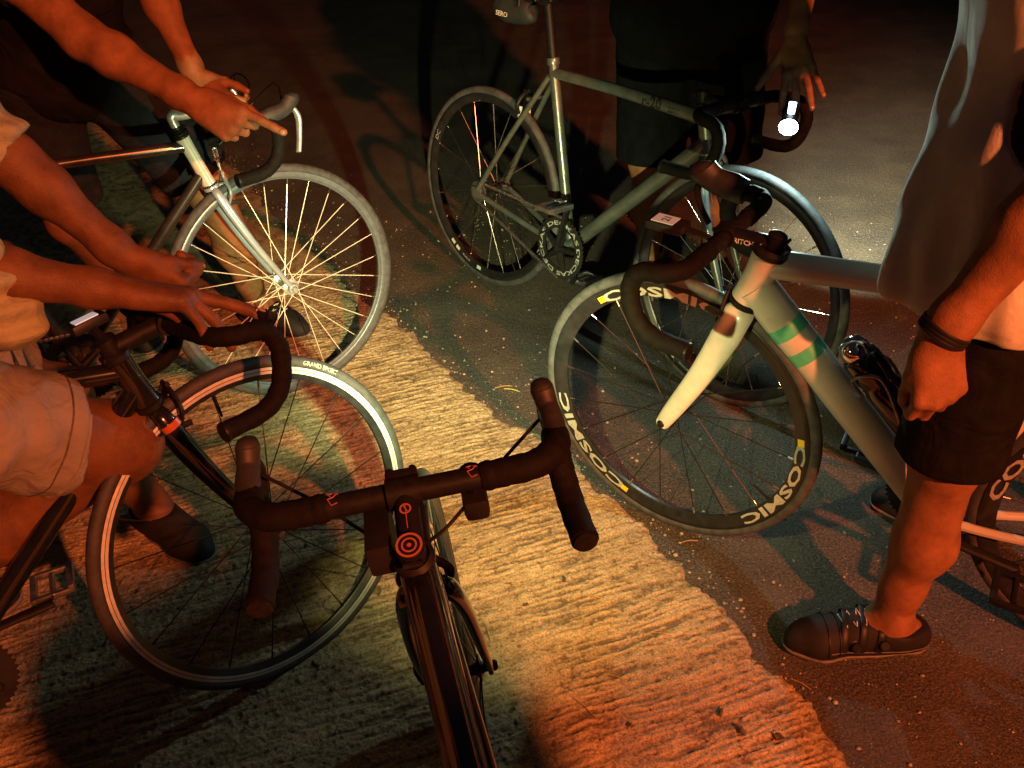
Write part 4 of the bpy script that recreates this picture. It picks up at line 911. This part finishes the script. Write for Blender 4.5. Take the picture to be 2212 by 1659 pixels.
q = at(44, 300, 1.50); sl_ = (np.sqrt((gx - q[0]) ** 2 + (gy - q[1]) ** 2 + (gz - q[2]) ** 2) < .2)
b.d = np.maximum(b.d, np.where(sl_, pl(q, unit(d_ + A_([.35, 0, -.3]))), -1.).astype(np.float32)); b.cut((-.8, 1.2, .80), (.1, 0, -1)); b.d = np.maximum(b.d, -inner)
b.build('shirt', M['olive'], P1, warp=lambda P: folds(P, .008, (30, 46, 70), 5) + np.outer(.009 * np.sin(P @ A_([25., 40, 115]) + 2 * np.sin(P @ A_([14., 9, -11]))), (.75, -.5, .35))); shoe(P1, aL, (.8, -.6)); shoe(P1, aR, (.9, .35)); settle(P1)

# --- P3: dark clothes, behind bike A, pointing across the stem
hR, hL = A_([-1.22, 2.42, .90]), A_([-1.02, 2.46, .90]); kR, kL = A_([-1.23, 2.44, .50]), at(452, 408, 2.66); aR, aL = A_([-1.20, 2.68, .085]), at(545, 592, 2.98); aL[2] = .085
pel, che, nec = A_([-1.12, 2.44, .95]), A_([-1.06, 2.36, 1.25]), A_([-1.03, 2.28, 1.47])
sR, sL = A_([-1.22, 2.26, 1.34]), A_([-.84, 2.38, 1.38]); eR, wR = at(180, 82, 1.98), at(418, 218, 1.95); eL, wL = at(318, -50, 2.30), at(424, 168, 2.36)
b = Body((-1.5, 1.7, .0), (-.4, 2.95, 1.85)); torso(b, pel, che, nec, sL, sR, hL, hR); c3, R3 = head(b, nec, (.1, -.25, 1), (.5, -.9, -.4))
leg(b, hR, kR, aR, fwd=(0, -1, 0)); leg(b, hL, kL, aL, fwd=(.2, -1, 0)); arm(b, sR, eR, wR, (.052, .043, .043, .030)); arm(b, sL, eL, wL, (.048, .038, .040, .026))
t1 = hand(b, wR, at(545, 290, 1.95) - wR, at(540, 220, 1.93) - at(440, 250, 1.95), at(420, 120, 1.7) - wR, curls=((.05, .08, .05), (1.25, 1.4, .8), (1.35, 1.4, .8), (1.4, 1.4, .8)), spread=.02, thumb_out=.25, thumb_curl=.35, size=1.08)
t2 = hand(b, wL, at(470, 215, 2.36) - wL, at(500, 130, 2.30) - wL, at(440, 100, 2.2) - wL, curls=(.9, .95, 1., 1.), spread=.03, thumb_out=.5, thumb_curl=.4)
foot_solid(b, aL, (.8, -.45), .26); foot_solid(b, aR, (.2, -.95), .26)
P3 = make_person('person in dark clothes behind the steel bike, pointing one finger across its stem', (-1.1, 2.5, 0), b, 'skin')
nails(t1 + t2, P3); hair(P3, c3, R3)
def shorts(bounds, hL, hR, kL, kR, pel, f_, m_, parent, g=.03, seed=1, amp=.006, name='shorts'):
    b = Body(*bounds, .0065); hL, hR, kL, kR, pel = map(lambda v: np.asarray(v, float), (hL, hR, kL, kR, pel))
    b.cone(hL * .7 + pel * .3, hR * .7 + pel * .3, .118, .118, .05); b.cone(pel, pel + A_([0, 0, .10]), .125, .12, .05); ps = []
    for h_, k_ in ((hL, kL), (hR, kR)):
        b.cone(h_, h_ * (.9 - f_) + k_ * (f_ + .1), .085 + g * .9, .062 + g, .04); ps.append((h_ * (1 - f_) + k_ * f_, unit(k_ - h_)))
    for (h_, k_), (q, d) in zip(((hL, kL), (hR, kR)), ps): b.cone(q - d * .030, q + d * .02, .085 + g * .9 + (.062 + g - .085 - g * .9) * f_ / (f_ + .1) + .0055, .062 + g + .006, .003)
    inner = b.d + .017
    G = [(np.arange(b.n[i]) * b.h + b.lo[i]).astype(np.float32).reshape([-1 if j == i else 1 for j in range(3)]) for i in range(3)]
    pl = lambda p, n: ((G[0] - p[0]) * n[0] + (G[1] - p[1]) * n[1] + (G[2] - p[2]) * n[2])
    n_ = unit((hL + kL) - (hR + kR)); side = pl((hL + hR + kL + kR) / 4, n_) > 0
    b.d = np.maximum(np.maximum(b.d, np.where(side, pl(*ps[0]), pl(*ps[1])).astype(np.float32)), -inner)
    return b.build(name, m_, parent, warp=lambda P: folds(P, amp, (38, 55, 80), seed))
shorts(((-1.5, 2.2, .35), (-.6, 2.75, 1.2)), hL, hR, kL, kR, pel, .86, M['denim'], P3, .034, 4)
def tee(bounds, pel, che, nec, sL, sR, hL, hR, eL, eR, f_, m_, parent, hem, g=.022, seed=2, amp=.007, extra=(), hemn=(0, 0, -1), name='shirt', hang=None):
    b = Body(*bounds, .0065); sL, sR, eL, eR = map(lambda v: np.asarray(v, float), (sL, sR, eL, eR)); torso(b, pel, che, A_(nec) - A_([0, 0, .05]), sL, sR, hL, hR, g)
    for p, q, r0, r1 in extra: b.cone(p, q, r0, r1, .07)
    cuts = []
    for s_, e_ in ((sL, eL), (sR, eR)): b.cone(s_, s_ * (.9 - f_) + e_ * (f_ + .1), .074, .066, .03); cuts.append((s_ * (1 - f_) + e_ * f_, unit(e_ - s_)))
    inner = b.d + .017
    G = [(np.arange(b.n[i]) * b.h + b.lo[i]).astype(np.float32).reshape([-1 if j == i else 1 for j in range(3)]) for i in range(3)]
    for p, n in cuts:
        loc = np.sqrt((G[0] - p[0]) ** 2 + (G[1] - p[1]) ** 2 + (G[2] - p[2]) ** 2) < .13
        b.d = np.maximum(b.d, np.where(loc, (G[0] - p[0]) * n[0] + (G[1] - p[1]) * n[1] + (G[2] - p[2]) * n[2], -1.).astype(np.float32))
    b.cut(hem, hemn); b.d = np.maximum(b.d, -inner)
    return b.build(name, m_, parent, warp=lambda P: folds(P, amp, (26, 41, 66), seed) + (hang(P) if hang else 0))
tee(((-1.55, 2.0, .7), (-.6, 2.75, 1.6)), pel, che, nec, sL, sR, hL, hR, eL, eR, .62, M['blackcloth'], P3, (-1.1, 2.4, .80))
shoe(P3, aL, (.8, -.45), straps=True); shoe(P3, aR, (.2, -.95)); settle(P3)

# --- P4: dark shorts and top behind bike D, left hand hanging over its bars
hR, hL = A_([.46, 2.82, .91]), A_([.66, 2.80, .91]); kR, kL = A_([.46, 2.80, .48]), A_([.70, 2.78, .48]); aR, aL = A_([.50, 2.93, .085]), A_([.72, 2.92, .085])
pel, che, nec = A_([.56, 2.80, .96]), A_([.56, 2.74, 1.26]), A_([.56, 2.68, 1.48]); sR, sL = A_([.37, 2.72, 1.40]), A_([.76, 2.68, 1.40]); eR, wR = A_([.28, 2.86, 1.14]), A_([.42, 3.00, 1.02]); eL, wL = at(1752, -118, 2.42), at(1716, 92, 2.36)
b = Body((.10, 2.2, 0), (1.0, 3.25, 1.85)); torso(b, pel, che, nec, sL, sR, hL, hR); c4, R4 = head(b, nec, (0, -.2, 1), (0, -1, -.4))
leg(b, hR, kR, aR); leg(b, hL, kL, aL); arm(b, sR, eR, wR); arm(b, sL, eL, wL, (.048, .040, .038, .026))
hand(b, wR, (1, .1, -.2), (0, .1, 1), (0, 1, 0), curls=(.6, .6, .6, .6))
t1 = hand(b, wL, at(1738, 215, 2.28) - wL, at(1640, 150, 2.34) - at(1716, 120, 2.34), at(1716, 110, 2.0) - at(1716, 120, 2.34), curls=((.35, .3, .2), (.28, .25, .15), (.18, .2, .1), (.12, .12, .1)), spread=.16, thumb_out=.85, thumb_curl=.1, size=1.08)
foot_solid(b, aR, (.1, -1), .26); foot_solid(b, aL, (.2, -1), .26)
P4 = make_person('person behind the grey green bike in dark shorts, hand hanging above the lit lamp', (.58, 2.85, 0), b, 'skin')
nails(t1, P4); hair(P4, c4, R4)
shorts(((.2, 2.55, .3), (.95, 3.05, 1.2)), hL, hR, kL, kR, pel, .98, M['navycloth'], P4, .040, 6); tee(((.15, 2.4, .7), (1.0, 3.0, 1.6)), pel, che, nec, sL, sR, hL, hR, eL, eR, .6, M['navycloth'], P4, (.56, 2.8, .62), .060)
shoe(P4, aR, (.1, -1)); shoe(P4, aL, (.2, -1))
for a_ in (aR, aL):
    b = Body(a_ - [.08, .08, .05], a_ + [.08, .08, .22], .005); b.cone(a_ + A_([0, 0, -.02]), a_ + A_([0, -.02, .16]), .043, .049, .01); b.cut(a_ + A_([0, 0, .125]), (0, 0, 1)); b.cut(a_ + A_([0, 0, -.03]), (0, 0, -1)); b.build('sock', M['blackcloth'], P4)
m = MB(); d_ = unit(wL - eL); o_ = wL - d_ * .035; e1 = unit(np.cross(d_, (0, 1, 0)))
m.tube([o_ + .030 * (math.cos(t) * e1 + math.sin(t) * np.cross(d_, e1)) for t in np.linspace(0, 2 * math.pi, 25)], .0022, 6); m.build('bracelet', M['blackplastic'], P4); settle(P4)

# --- P5: standing astride bike C on the right, fist on the thigh
hL, hR = A_([.775, 1.27, .90]), A_([.94, 1.41, .90]); kL, kR = at(2048, 985, 1.62), A_([.93, 1.52, .50]); aL, aR = at(1928, 1338, 1.88), A_([1.05, 1.62, .085]); aL[2] = .090
pel, che, nec = A_([.86, 1.34, .96]), A_([.83, 1.40, 1.26]), A_([.79, 1.44, 1.47]); sL, sR = A_([.85, 1.20, 1.34]), A_([.93, 1.58, 1.38])
eL, wL = at(2312, 388, 1.20), at(2028, 728, 1.34); eR, wR = A_([1.04, 1.70, 1.14]), A_([1.06, 1.62, .90])
b = Body((.45, .80, 0), (1.35, 1.9, 1.85)); torso(b, pel, che, nec, sL, sR, hL, hR); c5, R5 = head(b, nec, (-.2, .1, 1), (-.8, .5, -.4))
leg(b, hL, kL, aL, (.090, .056, .050, .034), fwd=(-.9, .3, 0)); leg(b, hR, kR, aR, fwd=(-.9, .4, 0)); arm(b, sL, eL, wL, (.050, .042, .043, .030)); arm(b, sR, eR, wR)
t1 = hand(b, wL, at(2030, 850, 1.37) - wL, at(1900, 800, 1.36) - at(2020, 800, 1.36), at(2030, 760, 1.1) - at(2020, 800, 1.36), curls=((.70, 1.6, 1.0), (.78, 1.6, 1.0), (.84, 1.6, 1.0), (.92, 1.6, 1.0)), spread=.05, thumb_out=.30, thumb_curl=.35, size=1.02)
hand(b, wR, (0, -.1, -1), (-1, 0, 0), (0, 1, 0), curls=(.4, .4, .4, .4))
foot_solid(b, aL, (-1, .03), .27); foot_solid(b, aR, (-.9, .4), .27)
P5 = make_person('person at the right edge in grey shirt and black shorts, fist on thigh', (.85, 1.35, 0), b, 'skin')
hair(P5, c5, R5)
shorts(((.5, 1.0, .4), (1.2, 1.75, 1.2)), hL, hR, kL, kR, pel, 1.0, M['blackcloth'], P5, .022, 8, .003)
ex = []
for q in np.linspace(0, 1, 14):
    F_ = at(2185 - 228 * q, 40 + 600 * q, 1.42 + .07 * q); T_ = A_([.83, 1.42, 1.28]) * (1 - q) + A_([.83, 1.36, .86]) * q
    ex.append((F_, F_ * .30 + T_ * .70, .027, .090))
ex.append((hL + A_([.01, -.005, .12]), hL + A_([.0, -.005, -.03]), .135, .140))
tee(((.4, 1.0, .65), (1.25, 1.85, 1.6)), pel, che, nec, sL, sR, hL, hR, eL, eR, .62, M['greycloth'], P5, at(1930, 668, 1.45), .026, 9, .0035, ex, unit(A_([-.1, .05, -1])), hang=lambda P: np.outer(.007 * np.clip((1.35 - P[:, 2]) / .45, .15, 1) * (np.sin(P @ A_([38., 52, 6])) + .6 * np.sin(P @ A_([71., -64, 11]) + 1.)), (-.75, -.6, 0)))
shoe(P5, aL, (-1, .03), straps=True, L=.285); shoe(P5, aR, (-.9, .4))
m = MB(); d_ = unit(wL - eL); o_ = wL - d_ * .012; e1 = unit(np.cross(d_, (0, 1, 0))); e2 = np.cross(d_, e1)
for q in (-.006, 0, .006): m.tube([o_ + d_ * q + .0335 * (math.cos(t) * e1 + math.sin(t) * e2) for t in np.linspace(0, 2 * math.pi, 29)], .0048, 8)
m.build('wristband', M['blackplastic'], P5); settle(P5)

# --- P6: unseen extra person, added and posed to shade the ground at lower left
OFF = A_([.425, -.43, 0])
hL, hR = A_([.26, -.16, .92]), A_([.46, -.18, .92]); kL, kR = A_([.24, -.14, .50]), A_([.48, -.16, .50]); aL, aR = A_([.24, -.20, .085]), A_([.50, -.22, .085])
pel, che, nec = A_([.36, -.17, .97]), A_([.36, -.19, 1.30]), A_([.34, -.16, 1.52]); sL, sR = A_([.21, -.17, 1.45]), A_([.53, -.20, 1.45])
eL, wL = A_([.23, -.12, 1.16]), A_([.27, .04, 1.05]); eR, wR = A_([.52, -.16, 1.16]), A_([.40, .02, 1.05])
hL, hR, kL, kR, aL, aR, pel, che, nec, sL, sR, eL, wL, eR, wR = [v * A_([1, 1, 1.07]) + OFF for v in (hL, hR, kL, kR, aL, aR, pel, che, nec, sL, sR, eL, wL, eR, wR)]
b = Body(A_((-.15, -.5, 0)) + OFF, A_((.8, .35, 2.0)) + OFF, .0075); torso(b, pel, che, nec, sL, sR, hL, hR); nec = nec - A_([0, -.01, .18]); c6, R6 = head(b, nec, (-.1, 1, .38), (0, .3, -1)); leg(b, hL, kL, aL, fwd=(0, 1, 0)); leg(b, hR, kR, aR, fwd=(0, 1, 0)); arm(b, sL, eL, wL); arm(b, sR, eR, wR)
hand(b, wL, (.5, .7, -.2), (.2, .1, 1), (0, 1, .2), curls=(.7, .7, .7, .7)); hand(b, wR, (-.6, .7, -.2), (-.3, .1, 1), (0, 1, .2), curls=(.7, .7, .7, .7)); foot_solid(b, aL, (0, 1), .26); foot_solid(b, aR, (.1, 1), .26)
P6 = make_person('unseen person in black, added beyond the lower edge to shade the concrete', (.825, -.61, 0), b, 'skin2'); hair(P6, c6, R6)
shorts((A_((0, -.5, .3)) + OFF, A_((.75, .15, 1.25)) + OFF), hL, hR, kL, kR, pel, .9, M['blackcloth'], P6, .035, 11); tee((A_((-.1, -.5, .7)) + OFF, A_((.8, .15, 1.65)) + OFF), pel, che, nec, sL, sR, hL, hR, eL, eR, .6, M['blackcloth'], P6, A_((.36, -.2, .82)) + OFF, .03)
shoe(P6, aL, (0, 1)); shoe(P6, aR, (.1, 1)); settle(P6)

# --- water bottle in its cage on C's down tube
nrm = unit(np.cross(bC['dd'], (0, 1, 0))); nrm = nrm if nrm[2] > 0 else -nrm
Mc = bC['M']; R3_ = A_(Mc.to_3x3()); b0 = bC['D0'] + bC['dd'] * .215 + nrm * .082
wb_ = empty('water_bottle', 'dark bottle with a shiny chrome cap on the white bike, beside the black shorts', 'bottle'); wb_.location = A_(Mc @ Vector(b0)); dW = R3_ @ bC['dd']
m = MB(); m.lathe([(.0, .20), (.034, .20), (.0365, .19), (.0365, .085), (.033, .075), (.033, .065), (.0365, .055), (.0365, .012), (.033, .004), (.026, .0)], 28, (0, 0, 0), dW); bt = m.build('bottle_body', M['gloss_black'], wb_)
m = MB(); m.lathe([(.0275, .004), (.0295, -.002), (.029, -.014), (.022, -.028), (.010, -.035), (0, -.036)], 28, (0, 0, 0), dW); m.build('cap', M['chrome'], wb_)
m = MB()                                                             # its cage belongs to the bike
for s_ in (-1, 1):
    P = spline([bC['D0'] + bC['dd'] * .30 + nrm * .040 + A_([0, s_ * .008, 0]), b0 + bC['dd'] * .03 + nrm * -.02 + A_([0, s_ * .040, 0]), b0 + bC['dd'] * .055 + nrm * .025 + A_([0, s_ * .036, 0]), b0 + bC['dd'] * .16 + A_([0, s_ * .041, 0]), b0 + bC['dd'] * .21 + nrm * -.03 + A_([0, s_ * .012, 0])], 6)
    m.tube(P, .0035, 8)
m.build('bottle_cage', M['pedal'], bC['root'])

# --- bits lying on the ground
def on_ground(px, py, z=0.):
    d = (px - 1106) / CAM_F * rtv - (py - 829.5) / CAM_F * upv + fwv; t = (z - CAM_H) / d[2]; return A_([0, 0, CAM_H]) + t * d
def is_concrete(p): return p[0] < np.interp(-p[1], -EDGE[:, 1], EDGE[:, 0]) - .02
ST = [(1088, 836, 8, .052, 'straw', 'short orange straw on the asphalt between the wheels'), (1106, 843, -22, .05, 'greenstraw', 'short green straw beside the deep black rim'), (1275, 1290, -10, .060, 'straw', 'straw below the drop end of the nearest bars'),
      (1262, 1530, -50, .075, 'straw', 'longest straw, slanting on the lower concrete'), (1425, 1370, -12, .05, 'straw', 'thin straw half way down the concrete edge'), (1730, 1478, -40, .045, 'straw', 'straw where concrete meets asphalt below the shoe'),
      (1490, 1170, 5, .04, 'straw', 'pale straw under the lettered wheel'), (1335, 1465, -30, .05, 'straw', 'bent straw in the middle of the rough concrete')]
for px, py, an, L, mm, lab in ST:
    z = .014 if is_concrete(on_ground(px, py)) else .003
    p = on_ground(px, py, z); m = MB(); a = rad(an); d = A_([math.cos(a), math.sin(a), 0]); n_ = A_([-d[1], d[0], 0])
    m.tube(spline([-d * L / 2, d * .0 + n_ * L * .02 + A_([0, 0, .003]), d * L / 2], 5), [.0016, .0020, .0012], 6, flat=.5)
    o = m.build('straw', M[mm]); o.location = p; tag(o, lab, 'straw', 'straws lying on the ground')
LF = [(1135, 1305, 'dark curled leaf by the frame of the nearest bike'), (1556, 1540, 'dark leaf scrap low on the concrete near its edge'), (1600, 1578, 'darkest leaf scrap nearest the concrete edge'), (1360, 1660 - 95, 'small dark leaf scrap on the lowest concrete'), (1218, 1250, 'tiny dark leaf scrap below the right bar'), (1680, 1590, 'dark leaf scrap lying in the crumbled edge')]
for i, (px, py, lab) in enumerate(LF):
    p = on_ground(px, py, .016); m = MB(); r = .006 + .003 * (i % 3); k = 9; V = [(0, 0, .003)] + [(r * (1 + .4 * math.sin(i + 3 * t)) * math.cos(2 * math.pi * t / k), r * .55 * math.sin(2 * math.pi * t / k), .004 * math.sin(t * 1.7 + i)) for t in range(k)]
    m.add(V, [(0, 1 + j, 1 + (j + 1) % k) for j in range(k)]); V2 = [(x, y, z - .0012) for x, y, z in V]; m.add(V2, [(0, 1 + (j + 1) % k, 1 + j) for j in range(k)])
    o = m.build('dry_leaf', M['leaf']); o.location = p; o.rotation_euler = (0, 0, i * 1.1); tag(o, lab, 'leaf', 'dry leaf scraps on the concrete')
m = MB(); ico = A_([(0, 0, 1), (.9, 0, .1), (.2, .9, 0), (-.8, .5, .1), (-.7, -.6, 0), (.3, -.9, .1), (0, 0, -.6)]); IF = [(0, 1, 2), (0, 2, 3), (0, 3, 4), (0, 4, 5), (0, 5, 1), (6, 2, 1), (6, 3, 2), (6, 4, 3), (6, 5, 4), (6, 1, 5)]
for i in range(9000):
    j = int(np.searchsorted(cs, RNG.uniform(cs[0], cs[-1]))) % len(cs); o = RNG.normal(-.015, .028) if RNG.random() < .5 else (-abs(RNG.normal(0, .16)) if RNG.random() < .62 else abs(RNG.normal(0, .30)))
    if RNG.random() < .3: x, y = RNG.uniform(-1.2, 1.6), RNG.uniform(.9, 3.6); z = .012 if is_concrete((x, y)) else 0
    else: x, y = cX[j] + cnx[j] * o, cY[j] + cny[j] * o; z = .012 if o > .04 else 0
    if not (.8 < y < 4.5): continue
    r = min(0.0010 + RNG.exponential(.0013), .0060); t = RNG.uniform(0, 6.28); c_, s_ = math.cos(t), math.sin(t)
    V = ico * RNG.uniform(.7, 1.2, 3) * r; V = np.stack([V[:, 0] * c_ - V[:, 1] * s_, V[:, 0] * s_ + V[:, 1] * c_, V[:, 2]], 1); m.add(V + A_([x, y, z + r * .4]), IF)
gv = m.build('gravel', M['stone'], None, 30); gv['kind'] = 'stuff'
